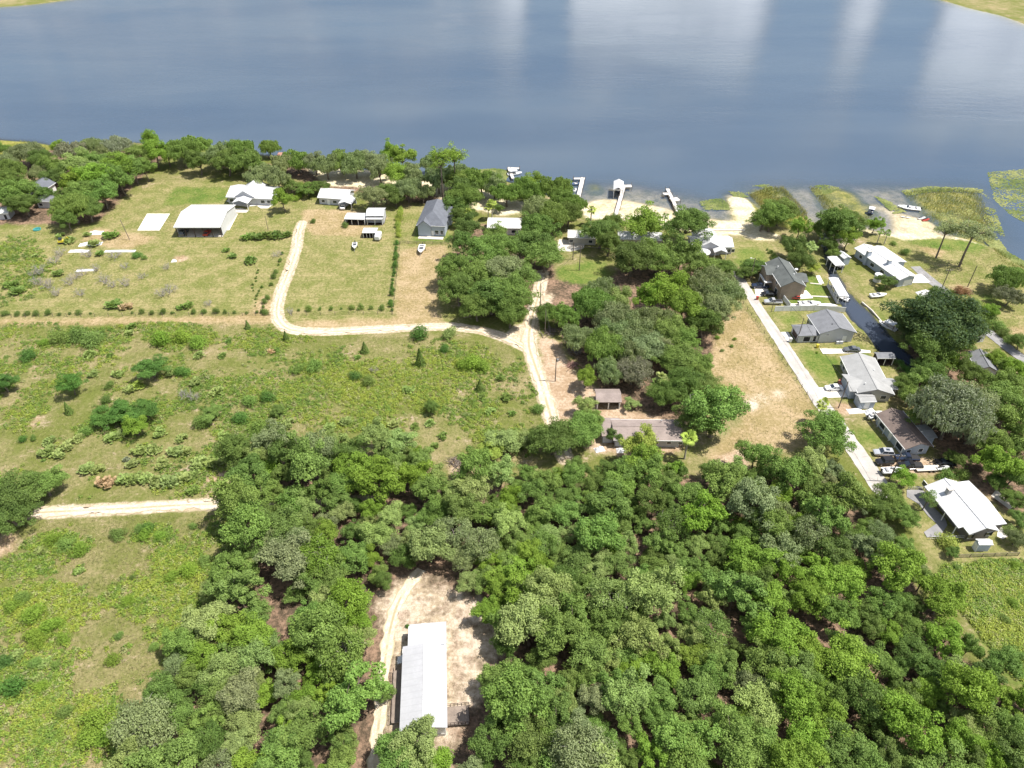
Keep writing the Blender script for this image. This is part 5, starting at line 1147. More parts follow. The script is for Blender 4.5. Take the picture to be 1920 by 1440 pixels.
chimney(r, -1.6, 3.6, 3.2, 5.4, .9, .9)
for sx in (-2.95, -1.45, 1.45, 2.95): MB().box((sx, -W / 2 + .7 - .07, 1.5), (.34, .06, 1.25)).build('shutter', BLACKP, r)
f = fr((1835, 1022), (1862, 1022), (1831, 1012), 2.3)
house('shed', 'small pale blue garden shed in front of the big white-roofed house', f, 2.3, 0.35, 'x', WHITE_METAL, WALL_BLUE, oh=0.15, wins=[('l', 0, 1.0, 1.2, 1.8, 'door')], cat='shed')
# --- long white house across the canal
f = fr2((1687, 526), (1716, 517), (1601.5, 465.6), 3.0)
r, L, W = house('house', 'long white-roofed house with two chimneys across the canal', f, 3.0, 1.1, 'y', WHITE_METAL_Y, WALL_BLUE, oh=0.6, wins=[('l', -9, 1.4, 1.5, 1.2), ('l', -3, 1.4, 1.8, 1.2), ('l', 2, 1.4, 1.8, 1.2), ('l', 8, 1.4, 1.4, 1.2), ('f', 0.8, 1.2, 3.4, 2.0, 'garage_door')])
wing(r, L / 2 + 1.0, W / 2 - 7.5, 6.0, 12.0, 2.8, 0.7, 'y', WHITE_METAL_Y, WALL_BLUE, rname='side_roof')
chimney(r, -L / 2 + 0.6, W / 2 - 6.5, 0, 5.2, 1.5, 1.1, WALL_BLUE); chimney(r, -L / 2 + 2.6, -W / 2 + 9.0, 3.0, 5.4, 1.2, 1.0, WALL_BLUE)
f = fr((1583, 486), (1596, 484), (1581, 473), 2.5)
house('shed', 'pale blue garden shed between the boat lift and the long white house', f, 2.5, 0.6, 'y', WHITE_METAL_Y, WALL_BLUE, oh=0.15, wins=[('l', 0, 1.0, 1.0, 1.8, 'door')], cat='shed')
f = fr2((1731, 563), (1759, 557), (1716.5, 548.5), 2.7)
house('garage', 'grey-roofed garage tucked behind the huge dark oak', f, 2.7, 0.8, 'y', DULL_METAL, WALL_GREY, wins=[('l', 0, 1.2, 2.0, 1.6, 'bay')], cat='garage')
f = fr((1828, 631), (1851, 629.5), (1824, 621), 2.4)
house('shed', 'little white gabled shed beside the far lane', f, 2.4, 1.2, 'y', WHITE_METAL_Y, WALL_WHITE, oh=0.2, wins=[('f', 0, 1.0, 1.0, 1.8, 'doorway')], cat='shed')
f = fr2((1830, 694), (1868, 688), (1812, 660), 2.8)
house('house', 'grey-roofed cottage behind trees at the far right lane', f, 2.8, 1.4, 'y', GREY_SHINGLE, WALL_WHITE, wins=[('l', 0, 1.4, 1.4, 1.1), ('r', 0, 1.4, 1.4, 1.1)])
# --- houses in the left woodland
f = fr((42, 360), (76, 362), (50, 340), 3.6)
r, L, W = house('house', 'blue-grey house with a white gable deep in the left woodland', f, 3.6, 2.4, 'y', SLATE_SHINGLE, WALL_WHITE, wins=[('f', 0, 2.2, 1.4, 1.4), ('f', -3, 1.2, 1.2, 1.2)])
f = fr((64, 378), (108, 380), (70, 366), 2.8)
house('house', 'low grey-walled house beside the blue-grey one in the left woodland', f, 2.8, 1.2, 'x', GREY_SHINGLE, WALL_GREY, wins=[('f', -3, 1.4, 1.4, 1.1), ('f', 3, 1.4, 1.4, 1.1)])
f = fr((-14, 402), (16, 400), (-10, 390), 2.6)
house('shed', 'white-roofed shed cut by the left edge of the photo', f, 2.6, 0.7, 'x', WHITE_METAL, WALL_GREY, cat='shed', wins=[('f', 1, 1.0, 1.0, 1.8, 'doorway')])
# --- double garage and tan-roofed house in the middle grove
x, y, rz, L, W = fr((1118, 755), (1166, 755), (1113.5, 730), 2.5)
s = thing('garage', 'old double garage with two dark open bays under a tan roof', 'garage', (x, y, 0), rz)
w = MB(); roof_mb(w, 0, 0, L, W, 2.5, 1.0, 'x', .15); w.build('roof', TAN_SHINGLE, s)
MB().box((0, W / 2 - .5, 1.25), (L - .8, .12, 2.5)).build('back_wall', WALL_BEIGE, s)
for q in (-1, 1): MB().box((q * (L / 2 - .45), .05, 1.25), (.12, W - 1.0, 2.48)).build('side_wall', WALL_BEIGE, s)
posts(s, [(-L / 2 + .45, -W / 2 + .45), (0, -W / 2 + .45), (L / 2 - .45, -W / 2 + .45)], 2.5, TRIM, .28)
MB().box((0, -W / 2 + .45, 2.34), (L - 1.2, .2, .3)).build('lintel', TRIM, s)
f = fr((1150, 826), (1280, 827.5), (1130, 787), 2.6)
r, L, W = house('house', 'long tan-roofed ranch house behind the dense wood', f, 2.6, 1.3, 'x', TAN_SHINGLE, WALL_GREY, oh=0.6, wins=[('f', 8.2, 1.5, 1.0, .7), ('f', 5.4, 1.5, 1.0, .7), ('f', 2.0, 1.4, 1.4, 1.0), ('f', -2, 1.1, .9, 2.0, 'door'), ('f', -6, 1.4, 1.4, 1.0), ('r', 0, 1.4, 1.2, 1.0)])
wing(r, -L / 2 - .2, 1.2, 5.0, 7.0, 2.4, .9, 'x', TAN_SHINGLE, WALL_GREY, rname='end_roof')
vents(r, [(-3, -2, 3.4), (4, 2.4, 3.4)])
# --- the white mobile home in the clearing
f = fr2((749, 1372), (839, 1372), (757, 1172), 3.3)
MH_ROOF = pbr('weathered_pale_metal_roof', (0.43, 0.43, 0.445), 0.5, var=0.07, scale=0.25, bump=0.2, seam=(1, 1.2, 0.14))
x, y, rz, L, W = f; yl = W * 0.80
r = thing('mobile_home', 'long white-roofed mobile home in the sandy clearing of the wood', 'mobile home', (x, y, 0), rz)
MB().prism([(-L / 2 + .9, -.1), (L / 2 - .4, -.1), (L / 2 - .4, 3.3), (0.05, 4.05), (-L / 2 + .9, 3.3)], 'y', -W / 2 + .35, W / 2 - .35).build('wall', WALL_WHITE, r)
m = MB(); m.prism([(-L / 2, 3.3), (0, 4.1), (L / 2, 3.3), (L / 2, 3.42), (0, 4.25), (-L / 2, 3.42)], 'y', -W / 2, W / 2 - 4.6); ro = m.build('roof', MH_ROOF, r)
m = MB(); m.prism([(-L / 2 + 1.1, 3.22), (L / 2 + .02, 3.36), (L / 2 + .02, 3.5), (-L / 2 + 1.1, 3.36)], 'y', W / 2 - 4.6 + .004, W / 2); m.build('rear_roof', MH_ROOF, r)
MB().box((0, -W / 2 + (W - 4.6) / 2, 4.27), (.3, W - 4.8, .07)).build('ridge_cap', WHITE_METAL_Y, ro)
for sy in (-7, -3, 1.5, 5.5): opening(r, 'l', sy, 1.9, 1.2, 1.1, L / 2 - .9, 0)
for sy in (-7, -2, 3, 7): opening(r, 'r', sy, 1.9, 1.2, 1.1, L / 2 - .4, 0)
d = opening(r, 'l', W / 2 - 5.4, 1.7, 1.0, 2.0, L / 2 - .9, 0, 'door', pane=TRIM); MB().box((-L / 2 + .8, W / 2 - 5.0, 1.7), (.08, .08, .08)).build('handle', STEEL, d)
MB().box((0.2, -W / 2 + .3, .4), (L - 1.6, .08, .8)).build('skirting', WALL_BEIGE, r)
MB().tube((L / 2 - 1.6, W / 2 - 4.9, 3.5), (L / 2 - .4, W / 2 - 4.9, 3.62), .12, .1, 8).build('roof_vent', STEEL, r)
co_, si_ = math.cos(rz), math.sin(rz)
def loc2(px, py, pz=0): return (x + px * co_ - py * si_, y + px * si_ + py * co_, pz)
st = thing('steps', 'white front steps beside the mobile home door', 'steps', loc2(-L / 2 - .1, W / 2 - 5.4), rz)
for k in range(3): MB().box((-.35 - .32 * k, 0, .62 - .2 * k), (.34, 1.5, .12)).build('tread', TRIM, st)
for q in (-1, 1): MB().tube((-.2, q * .72, .6), (-1.2, q * .72, .1), .04).tube((-.25, q * .72, 1.5), (-1.15, q * .72, 1.0), .03).tube((-.25, q * .72, .6), (-.25, q * .72, 1.5), .03).tube((-1.15, q * .72, .1), (-1.15, q * .72, 1.0), .03).build('handrail', TRIM, st)
ac = thing('air_conditioner', 'small air conditioner unit by the mobile home steps', 'air conditioner', loc2(-L / 2 + .1, W / 2 - 3.9), rz)
MB().box((0, 0, .45), (.9, .9, .85)).build('body', TRIM, ac); MB().tube((0, 0, .88), (0, 0, .93), .36, .36, 14).build('fan_grille', BLACKP, ac)
def deck(label, cx, cy, w, l, h, rails, mat=WOOD):
    d = thing('deck', label, 'deck', loc2(cx, cy), rz)
    MB().box((0, 0, h), (w, l, .12)).build('deck_boards', mat, d)
    posts(d, [(sx * (w / 2 - .1), sy * (l / 2 - .1)) for sx in (-1, 1) for sy in (-1, 0, 1)], h, DARKWOOD, .14)
    for s in rails:
        mb = MB(); n = 7
        a, b = {'l': ((-w / 2, -l / 2), (-w / 2, l / 2)), 'r': ((w / 2, -l / 2), (w / 2, l / 2)), 'f': ((-w / 2, -l / 2), (w / 2, -l / 2)), 'b': ((-w / 2, l / 2), (w / 2, l / 2))}[s]
        for k in range(n): u = k / (n - 1); mb.box((a[0] + (b[0] - a[0]) * u, a[1] + (b[1] - a[1]) * u, h + .5), (.1, .1, 1.0))
        for zz in (.5, 1.02): mb.tube((*a, h + zz), (*b, h + zz), .05, .05, 4)
        mb.build('railing', DARKWOOD, d)
    return d
deck('narrow dark wooden ramp deck along the left side of the mobile home', -L / 2 - .95, -W * 0.12, 1.7, W * .48, .75, 'l')
deck('wooden deck with a railing on the right side of the mobile home', L / 2 + 1.75, -W / 2 + 3.3, 3.9, 3.4, .7, 'bfr')

# ================================================================= docks, boathouses and boats
def boathouse(name, label, A, B, Cc, z, rise, axis, nx_, ny_, rm, cat='boathouse', deckw=None, z0=-1.8):
    x, y, rz, L, W = fr(A, B, Cc, z)
    r = thing(name, label, cat, (x, y, 0), rz)
    m = MB(); roof_mb(m, 0, 0, L, W, z, rise, axis, .14); ro = m.build('roof', rm, r)
    MB().box((0, -W / 2 - .03, z + .03), (L, .06, .22)).box((0, W / 2 + .03, z + .03), (L, .06, .22)).build('fascia', TRIM, ro)
    for i in range(nx_):
        for j in range(ny_):
            px, py = -L / 2 + .3 + (L - .6) * i / (nx_ - 1), -W / 2 + .3 + (W - .6) * j / (ny_ - 1)
            MB().box((px, py, (z + z0) / 2), (.17, .17, z - z0)).build('post', TRIM, r)
    if deckw: MB().box((-L / 2 + deckw / 2, 0, .25), (deckw, W - .3, .14)).box((0, W / 2 - .5, .25), (L - .5, .8, .13)).build('deck_boards', PALEWOOD, r)
    return r, (x, y, rz, L, W)
r, BH1 = boathouse('boathouse', 'long white-roofed boathouse on posts over the canal', (1573, 556), (1592, 556.5), (1546, 521), 3.0, .25, 'y', 2, 6, WHITE_METAL_Y, deckw=1.0)
MB().box((-BH1[3] / 2 + .3, 0, 1.0), (.06, BH1[4] - .8, .9)).build('side_railing', WALL_GREY, r)
r, BH2 = boathouse('boat_lift', 'square white-canopied boat lift standing in the canal mouth', (1566, 498.6), (1584.5, 497.5), (1551, 482), 3.0, .2, 'y', 2, 3, WHITE_METAL_Y, cat='boat lift')
r, BH3 = boathouse('boathouse', 'white-gabled boathouse at the end of the long white pier', (1150, 356), (1169, 357), (1154, 340), 3.2, 1.0, 'y', 2, 4, WHITE_METAL_Y)
MB().box((0, BH3[4] / 2 - .3, 1.6), (BH3[3] - .5, .06, 2.6)).build('back_screen', WALL_GREY, r)
def pier(name, label, pts, widths, mat=PALEWOOD, cat='dock', zt=.75, rail=False):
    w = [G(u, v) for u, v in pts[0]]; o = w[0]
    r = thing(name, label, cat, (o.x, o.y, 0), 0)
    for seg, wd in zip(pts, widths):
        a, b = [G(u, v) - o for u, v in seg]; d = b - a; ang = math.atan2(d.y, d.x); m = (a + b) / 2
        MB().box((m.x, m.y, zt), (d.length, wd, .16), ang).build('deck_boards', mat, r); nrm = Vector((-math.sin(ang), math.cos(ang), 0))
        n = max(2, int(d.length / 4) + 1)
        for k in range(n):
            for s in (-1, 1): q = a.lerp(b, k / (n - 1)) + nrm * s * (wd / 2 + .08); MB().tube((q.x, q.y, -2.5), (q.x, q.y, zt + (.9 if k % 2 else .4)), .11, .1, 6).build('piling', POLEWOOD, r)
        if rail:
            for s in (-1, 1): q0, q1 = a + nrm * s * wd / 2, b + nrm * s * wd / 2; MB().tube((q0.x, q0.y, zt + 1), (q1.x, q1.y, zt + 1), .05, .05, 4).build('handrail', TRIM, r)
        zt -= .006
    return r
pier('dock', 'narrow white L-shaped dock left of the gabled boathouse', [((1081, 385), (1093, 336)), ((1094, 338), (1075, 338))], [1.7, 1.6])
pier('dock', 'long white pier running from the beach to the gabled boathouse', [((1154, 408), (1169.5, 352)), ((1168, 352), (1184, 352))], [1.5, 2.4], rail=False)
pier('dock', 'weathered crooked grey dock with a wide end platform', [((1272, 402), (1251, 357)), ((1243, 367), (1258, 366)), ((1258, 378), (1272, 376))], [1.4, 2.0, 3.2])
pier('dock', 'grey dock beside the lily patch with a boat tied to it', [((962, 338), (954, 318)), ((952, 318), (974, 319))], [1.3, 1.6])
pier('dock', 'small reddish dock hidden behind the lakeside oaks', [((522, 297), (527, 289)), ((505, 297), (524, 297))], [2.0, 1.6], mat=pbr('reddish_boards', (0.42, .22, .17), .85, var=.15))
pier('dock', 'pale landing stage beside the canal under the huge dark oak', [((1656, 606), (1677, 619))], [1.6])

PAINT = {}
def paint(nm, c, met=0.0, rough=0.3):
    if nm not in PAINT: PAINT[nm] = pbr(nm, c, rough, met, var=.05, scale=.8, spec=.5)
    return PAINT[nm]
TYRE = pbr('tyre_rubber', (.02, .02, .02), .8, var=.2); RIM = pbr('wheel_rim', (.45, .45, .47), .35, .8)
HEAD = pbr('headlamp_glass', (.75, .75, .72), .1, spec=.8); TAIL = pbr('tail_lamp_glass', (.35, .02, .02), .15, spec=.8)
def wheel(parent, x, y, r=.36, w=.24, name='wheel'):
    o = put(name, MB().tube((x, y - w / 2, r), (x, y + w / 2, r), r, r, 14).mesh('tyre', TYRE), parent)
    s = 1 if y > 0 else -1
    MB().tube((x, y + s * (w / 2 - .01), r), (x, y + s * (w / 2 + .02), r), r * .62, r * .55, 10).build('rim', RIM, o); return o
def ring(x, z0, z1, hw, ch=.1):
    return [(x, -hw + ch, z0), (x, hw - ch, z0), (x, hw, z0 + ch), (x, hw, z1 - ch * 1.3), (x, hw - ch * 1.3, z1), (x, -hw + ch * 1.3, z1), (x, -hw, z1 - ch * 1.3), (x, -hw, z0 + ch)]
def car(kind_, label, u, v, ang, col, cat, scale=1.0, group=None, name=None):
    p = G(u, v, .5)
    r = thing(name or {'suv': 'parked_suv', 'sedan': 'parked_car', 'pickup': 'pickup_truck', 'jeep': 'off_road_car'}[kind_], label, cat, (p.x, p.y, .12), ang, group, scale)
    L = {'suv': 4.8, 'sedan': 4.7, 'pickup': 5.7, 'jeep': 4.1}[kind_]; h = L / 2; hw = .94
    hood = {'suv': 1.05, 'sedan': .92, 'pickup': 1.12, 'jeep': 1.12}[kind_]; back = {'suv': 1.1, 'sedan': .98, 'pickup': 1.12, 'jeep': 1.1}[kind_]
    mb = MB()
    mb.loft([ring(-h, .45, back - .1, hw - .12), ring(-h + .15, .3, back, hw - .02), ring(-h * .3, .26, back, hw), ring(h * .35, .26, hood + .02, hw), ring(h - .5, .28, hood - .08, hw - .02), ring(h - .06, .36, hood - .22, hw - .1), ring(h, .45, hood - .32, hw - .2)])
    body = mb.build('body', col, r)
    c0, c1, t0, t1, zt = {'suv': (-h + .2, h * .42, -h + .5, h * .1, 1.72), 'sedan': (-h + .75, h * .42, -h + 1.35, h * .05, 1.42), 'pickup': (-h + 2.2, h * .45, -h + 2.45, h * .16, 1.8), 'jeep': (-h + .1, h * .35, -h + .25, h * .22, 1.8)}[kind_]
    def cab(x, z, w): return (x, w, z)
    zb = min(hood, back) - .02; gw, tw = hw - .06, hw - .24
    MB().add([(c0, -gw, zb), (c1, -gw, zb), (c1, gw, zb), (c0, gw, zb), (t0, -tw, zt - .06), (t1, -tw, zt - .06), (t1, tw, zt - .06), (t0, tw, zt - .06)],
             [(0, 1, 5, 4), (1, 2, 6, 5), (2, 3, 7, 6), (3, 0, 4, 7), (4, 5, 6, 7), (3, 2, 1, 0)]).build('windows', GLASS, r)
    rb = MB().box(((t0 + t1) / 2, 0, zt - .03), (t1 - t0 + .06, 2 * tw + .08, .07))
    for sy in (-1, 1):
        for (xa, xb) in ((c0, t0), (c1, t1), ((c0 + c1) / 2, (t0 + t1) / 2)): rb.tube((xa, sy * (gw + .005), zb), (xb, sy * (tw + .005), zt - .05), .055, .05, 4)
    rb.build('roof', col, r)
    if kind_ == 'suv': MB().box(((t0 + t1) / 2 + .1, 0, zt + .012), (.9, .7, .02)).build('sunroof', GLASS, r)
    if kind_ == 'pickup': MB().box((-h + 1.15, 0, back - .02), (2.0, 1.5, .06)).build('cargo_bed', BLACKP, r)
    if kind_ == 'jeep': MB().tube((-h - .08, 0, .95), (-h - .3, 0, .95), .36, .36, 14).build('spare_wheel', TYRE, r)
    for sx in (-1, 1):
        for sy in (-1, 1): wheel(r, sx * (h - .9), sy * (hw - .12))
    for sy in (-1, 1):
        MB().box((h - .08, sy * .62, hood - .38), (.12, .34, .16)).build('headlight', HEAD, r)
        MB().box((-h + .04, sy * .7, back - .3), (.1, .16, .24)).build('taillight', TAIL, r)
        MB().box((c1 - .25, sy * (hw + .1), zb + .1), (.14, .2, .14)).build('wing_mirror', col, r)
    return r
lane = math.atan2((G(1455, 628) - G(1516, 720)).y, (G(1455, 628) - G(1516, 720)).x)
SILV = paint('silver_paint', (.55, .56, .58), .4); WHT = paint('white_paint', (.78, .78, .78)); BLK = paint('black_paint', (.015, .015, .018)); DBL = paint('dark_blue_paint', (.02, .03, .06)); GRY = paint('grey_paint', (.16, .17, .18), .3); REDP = paint('red_paint', (.42, .06, .04))
TEAL = paint('teal_plastic', (.08, .36, .36)); YEL = paint('yellow_plastic', (.75, .6, .06))
car('suv', 'silver SUV with a dark sunroof parked on the grass by the brown-roofed house', 1656, 850, 3.05, SILV, 'car')
car('jeep', 'black off-road car with a soft top parked just below the silver SUV', 1658, 867, 3.2, BLK, 'car')
car('pickup', 'dark blue pickup truck parked against the brown-roofed house', 1700, 860, 3.1, DBL, 'pickup truck')
car('pickup', 'black pickup truck hitched to a flat trailer by the wood', 1706, 874, 3.12, BLK, 'pickup truck')
car('sedan', 'dark car half hidden under the small tree right of the pickups', 1772, 868, 3.0, BLK, 'car')
car('sedan', 'white saloon car on the concrete drive of the ranch house', 1563, 728, 3.15, WHT, 'car')
car('sedan', 'dark car parked on the concrete strip in front of the pale grey house', 1597, 656, 3.1, GRY, 'car')
car('pickup', 'silver pickup truck parked on grass beside the two-storey house', 1449, 567, 3.1, SILV, 'pickup truck')
car('pickup', 'dark pickup truck in the shade at the far side of the white drive', 1425, 537, 3.1, DBL, 'pickup truck')
car('sedan', 'small black car on the white drive of the two-storey house', 1441, 551.5, 3.1, BLK, 'car')
car('sedan', 'white car parked under the carport of the low cottage', 644, 388, math.pi / 2, WHT, 'car')
car('sedan', 'red car parked inside the dark open barn', 389, 437, 1.5, REDP, 'car')
car('suv', 'dark vehicle parked inside the left end of the open barn', 345, 437, 1.5, GRY, 'car')
car('jeep', 'red utility car at the front corner of the two-storey house', 1492, 558.5, 3.0, REDP, 'car', .62)
HULL = paint('white_gelcoat', (.80, .80, .79)); HULLIN = paint('boat_interior', (.55, .52, .48), 0, .6); HULLB = paint('blue_hull', (.10, .16, .28))
def boat(label, u, v, ang, L=5.5, z=.0, trailer=False, canopy=False, hull=None, cat='motorboat', outboard=True, name='motorboat'):
    p = G(u, v, z + .5); hull = hull or HULL
    r = thing(name, label, cat, (p.x, p.y, z), ang); h = L / 2; w = L * .2
    def rg(x, hw, zk, zs): return [(x, 0, zk), (x, hw * .75, zk + (zs - zk) * .3), (x, hw, zs), (x, hw * .82, zs + .02), (x, -hw * .82, zs + .02), (x, -hw, zs), (x, -hw * .75, zk + (zs - zk) * .3)]
    MB().loft([rg(-h, w * .92, .1, .8), rg(-h * .2, w, .05, .82), rg(h * .4, w * .88, .08, .92), rg(h * .8, w * .45, .3, 1.02), rg(h, .05, .62, 1.08)]).build('hull', hull, r)
    MB().box((-h * .3, 0, .845), (L * .42, w * 1.35, .04)).build('cockpit_floor', HULLIN, r)
    MB().box((-h * .05, w * .4, 1.0), (.5, w * .5, .5)).box((-h * .62, 0, .98), (.5, w * 1.2, .35)).build('seats', paint('grey_seat', (.3, .3, .32), 0, .6), r)
    MB().add([(h * .22, -w * .6, .9), (h * .22, w * .6, .9), (h * .06, w * .5, 1.35), (h * .06, -w * .5, 1.35), (h * .2, -w * .6, .9), (h * .2, w * .6, .9), (h * .04, w * .5, 1.35), (h * .04, -w * .5, 1.35)], [(0, 1, 2, 3), (7, 6, 5, 4), (0, 4, 5, 1), (1, 5, 6, 2), (2, 6, 7, 3), (3, 7, 4, 0)]).build('windshield', GLASS, r)
    if outboard: MB().box((-h - .25, 0, 1.05), (.45, .36, .5), 0, .8).box((-h - .2, 0, .45), (.16, .12, .9)).build('outboard_motor', BLACKP, r)
    if canopy:
        MB().box((-h * .2, 0, 2.3), (L * .5, w * 2, .06)).build('canopy', HULL, r)
        posts(r, [], 0)
        mb = MB()
        for sx in (-.65, .25):
            for sy in (-1, 1): mb.tube((h * sx, sy * w * .8, .8), (h * sx, sy * w * .9, 2.3), .03, .03, 5)
        mb.build('canopy_frame', STEEL, r)
    if trailer:
        t_ = thing('boat_trailer', 'low steel trailer under the ' + ' '.join(w for w in label.split() if w not in ('on', 'a', 'trailer', 'the', 'jet', 'ski'))[:200], 'trailer', (p.x, p.y, 0.03), ang)
        MB().tube((-h + .4, -w * .6, .45), (h, 0, .42), .05).tube((-h + .4, w * .6, .45), (h, 0, .42), .05).tube((h, 0, .42), (h + 1.1, 0, .42), .05).tube((-h * .3, -w, .4), (-h * .3, w, .4), .05).build('frame', STEEL, t_)
        for sy in (-1, 1): wheel(t_, -h * .3, sy * w * 1.05, .32, .2)
        r.location.z = .48
    return r
boat('small white boat on a trailer in the middle of the mown plot', 665, 461, -1.45, 4.6, .5, True)
boat('big white motorboat on a trailer in front of the slate-roofed house', 790, 467, -1.6, 6.2, .5, True)
boat('white motorboat on a trailer beside the vinyl fence', 1518, 569.5, 0.02, 7.0, .5, True, hull=HULL)
boat('white skiff lying on the lawn left of the huge dark oak', 1647, 554, 0.12, 5.5, .05, False, outboard=False, name='skiff', cat='skiff')
boat('long white motorboat moored in the shallows off the sandbar', 1704, 390, 2.85, 8.5, -.55, False)
boat('white-canopied boat moored in the weed bed near the shore', 1633, 397, 1.1, 5.2, -.5, False, True, DBL)
boat('motorboat tied to the dock by the lily patch', 965, 326, .25, 6.5, -.5, False, True)
boat('dark boat hanging inside the gabled boathouse', 1160, 356, 1.57, 5.6, -.2, False, hull=DBL)
boat('motorboat moored inside the corner of the L-shaped dock', 1083, 345, .1, 4.6, -.5, False, hull=HULLB)
boat('black-hulled boat inside the canal boat lift', 1567, 497, 2.2, 5.5, .0, False, hull=BLK)
boat('motorboat under the long boathouse over the canal', 1577, 557, 2.2, 5.5, -.4, False, hull=HULL)
boat('white-decked boat tied under the huge dark oak on the canal', 1664, 612, 2.2, 6.0, -.5, False, True)
boat('white motorboat on the jet ski trailer beside the lane end', 1674, 882.5, 0.05, 5.2, .5, True)
boat('blue boat on the front corner of the brown-roofed house', 1640, 778, 0.4, 4.6, .4, False)
def jet(label, u, v, ang, z=-.45, m=None):
    p = G(u, v, z + .4); r = thing('jet_ski', label, 'jet ski', (p.x, p.y, z), ang); m = m or HULL
    def rg(x, hw, a, b): return [(x, -hw * .7, a), (x, hw * .7, a), (x, hw, (a + b) / 2), (x, hw * .55, b), (x, -hw * .55, b), (x, -hw, (a + b) / 2)]
    MB().loft([rg(-1.5, .5, .1, .55), rg(-.2, .6, .05, .7), rg(.7, .5, .1, .95), rg(1.6, .1, .4, .7)]).build('hull', m, r)
    MB().loft([rg(-1.3, .2, .55, .85), rg(0.2, .18, .7, .98)]).build('saddle', BLACKP, r)
    MB().tube((.45, -.38, 1.15), (.45, .38, 1.15), .035).tube((.6, 0, .9), (.45, 0, 1.15), .06).build('handlebar', BLACKP, r)
jet('white jet ski parked by the L-shaped dock', 1078, 356, 1.2)
jet('white and dark jet ski aground on the sandbar', 1728, 409, .2, -.4); jet('red jet ski beside the white one on the sandbar', 1736, 412, .2, -.4, REDP)
jet('jet ski stored on the rear of the long trailer by the wood', 1768, 877, .1, .45, HULL)
p = G(1698, 406.5); k_ = thing('kayak', 'white kayak lying on the sandbar in the shallows', 'kayak', (p.x, p.y, -.35), 2.8)
def kr(x, w, a, b): return [(x, -w, b * .7), (x, 0, a), (x, w, b * .7), (x, w * .6, b), (x, -w * .6, b)]
MB().loft([kr(-1.9, .03, .2, .4), kr(-.9, .36, .02, .36), (kr(.9, .36, .02, .36)), kr(1.9, .03, .2, .4)]).build('hull', HULL, k_); MB().box((0, 0, .36), (.9, .42, .04)).build('cockpit', BLACKP, k_)
# flat trailer, camper trailer, pool, tank
p = G(1738, 881); t_ = thing('flat_trailer', 'flat grey utility trailer right of the black pickup', 'trailer', (p.x, p.y, .02), .06)
MB().box((0, 0, .6), (6.0, 1.8, .12)).build('bed', CONC2, t_); MB().tube((-3, 0, .55), (-4.4, 0, .5), .06).build('drawbar', STEEL, t_)
for sx in (.3, 1.3):
    for sy in (-1, 1): wheel(t_, sx, sy * 1.0, .33, .2)
p = G(710, 448); t_ = thing('camper_trailer', 'small rounded white camper trailer beside the animal shelter', 'camper trailer', (p.x, p.y, .02), 1.5)
def cr(x, w, a, b): return ring(x, a, b, w, .25)
MB().loft([cr(-2.2, .8, .7, 1.9), cr(-1.9, 1.05, .45, 2.4), cr(1.5, 1.05, .45, 2.45), cr(2.1, .85, .6, 1.8)]).build('body', HULL, t_)
MB().box((0, -1.06, 1.6), (1.0, .06, .6)).box((0, 1.06, 1.6), (1.0, .06, .6)).build('window', GLASS, t_); MB().tube((2.1, 0, .5), (3.2, 0, .45), .06).build('drawbar', STEEL, t_); MB().box((0, 0, 2.5), (.8, .6, .2)).build('roof_vent', WALL_GREY, t_)
for sy in (-1, 1): wheel(t_, -.2, sy * 1.0, .34, .2)
def pool(label, u, v, rad, m, cat='pool'):
    p = G(u, v); r = thing('paddling_pool', label, cat, (p.x, p.y, .02)); n = 20
    MB().loft([[(q * math.cos(2 * PI * k / n), q * math.sin(2 * PI * k / n), z) for k in range(n)] for q, z in ((rad, 0), (rad * 1.05, .45), (rad * .92, .45), (rad * .88, .1))]).build('rim', m, r)
    MB().tube((0, 0, .1), (0, 0, .3), rad * .88, rad * .88, n).build('water', WC, r)
pool('teal paddling pool on bare grass at the left edge', 70, 431, 1.3, TEAL)
p = G(1644, 527); t_ = thing('water_tank', 'white cylindrical tank at the front of the long white house', 'tank', (p.x, p.y, 0))
MB().tube((0, 0, 0), (0, 0, 2.6), 1.3, 1.3, 20).build('tank_body', HULL, t_); MB().tube((0, 0, 2.6), (0, 0, 3.0), 1.3, .35, 20).build('lid', TRIM, t_)
def junk(name, label, cat, u, v, boxes, m, rz=0):
    p = G(u, v); r = thing(name, label, cat, (p.x, p.y, 0), rz)
    for nm, c, d, mm in boxes: MB().box(c, d, rnd.uniform(-.1, .1), rnd.uniform(.8, 1)).build(nm, mm or m, r)
    return r
TARP = paint('white_tarp', (.72, .72, .74), 0, .6)
def tarp(label, u, v, L, W, h, rz):
    p = G(u, v); o = thing('tarp_heap', label, 'heap', (p.x, p.y, 0), rz); n = 14; V = []; Fq = []
    for i in range(n):
        for j in range(8):
            a, b = i / (n - 1) * 2 - 1, j / 7 * 2 - 1; e = max(0, 1 - a * a) * max(0, 1 - b * b)
            V.append((a * L / 2, b * W / 2, .03 + h * e * (.5 + fbm(np.array([a * 3 + u]), np.array([b * 2 + v]), 2)[0])))
    for i in range(n - 1):
        for j in range(7): q = i * 8 + j; Fq.append((q, q + 8, q + 9, q + 1))
    MB().add(V, Fq).build('sheet', TARP, o)
tarp('pale tarpaulin heap between palmettos at the lawn edge', 180, 437, 5, 3, .8, .1); tarp('long white tarpaulin over junk by the wire field', 170, 458, 8, 2.5, .9, .15); tarp('crumpled white sheet strip lying by the bushes', 148, 471, 7, 2, .5, .0)
tarp('flat white plastic strip along the mown field', 225, 471, 11, 1.6, .4, .02); tarp('white pile on the bare patch in the field', 326, 490, 1.8, 1.4, .7, .2); tarp('long grey sheet among leafless shrubs', 160, 507, 6, 1.5, .3, .1)
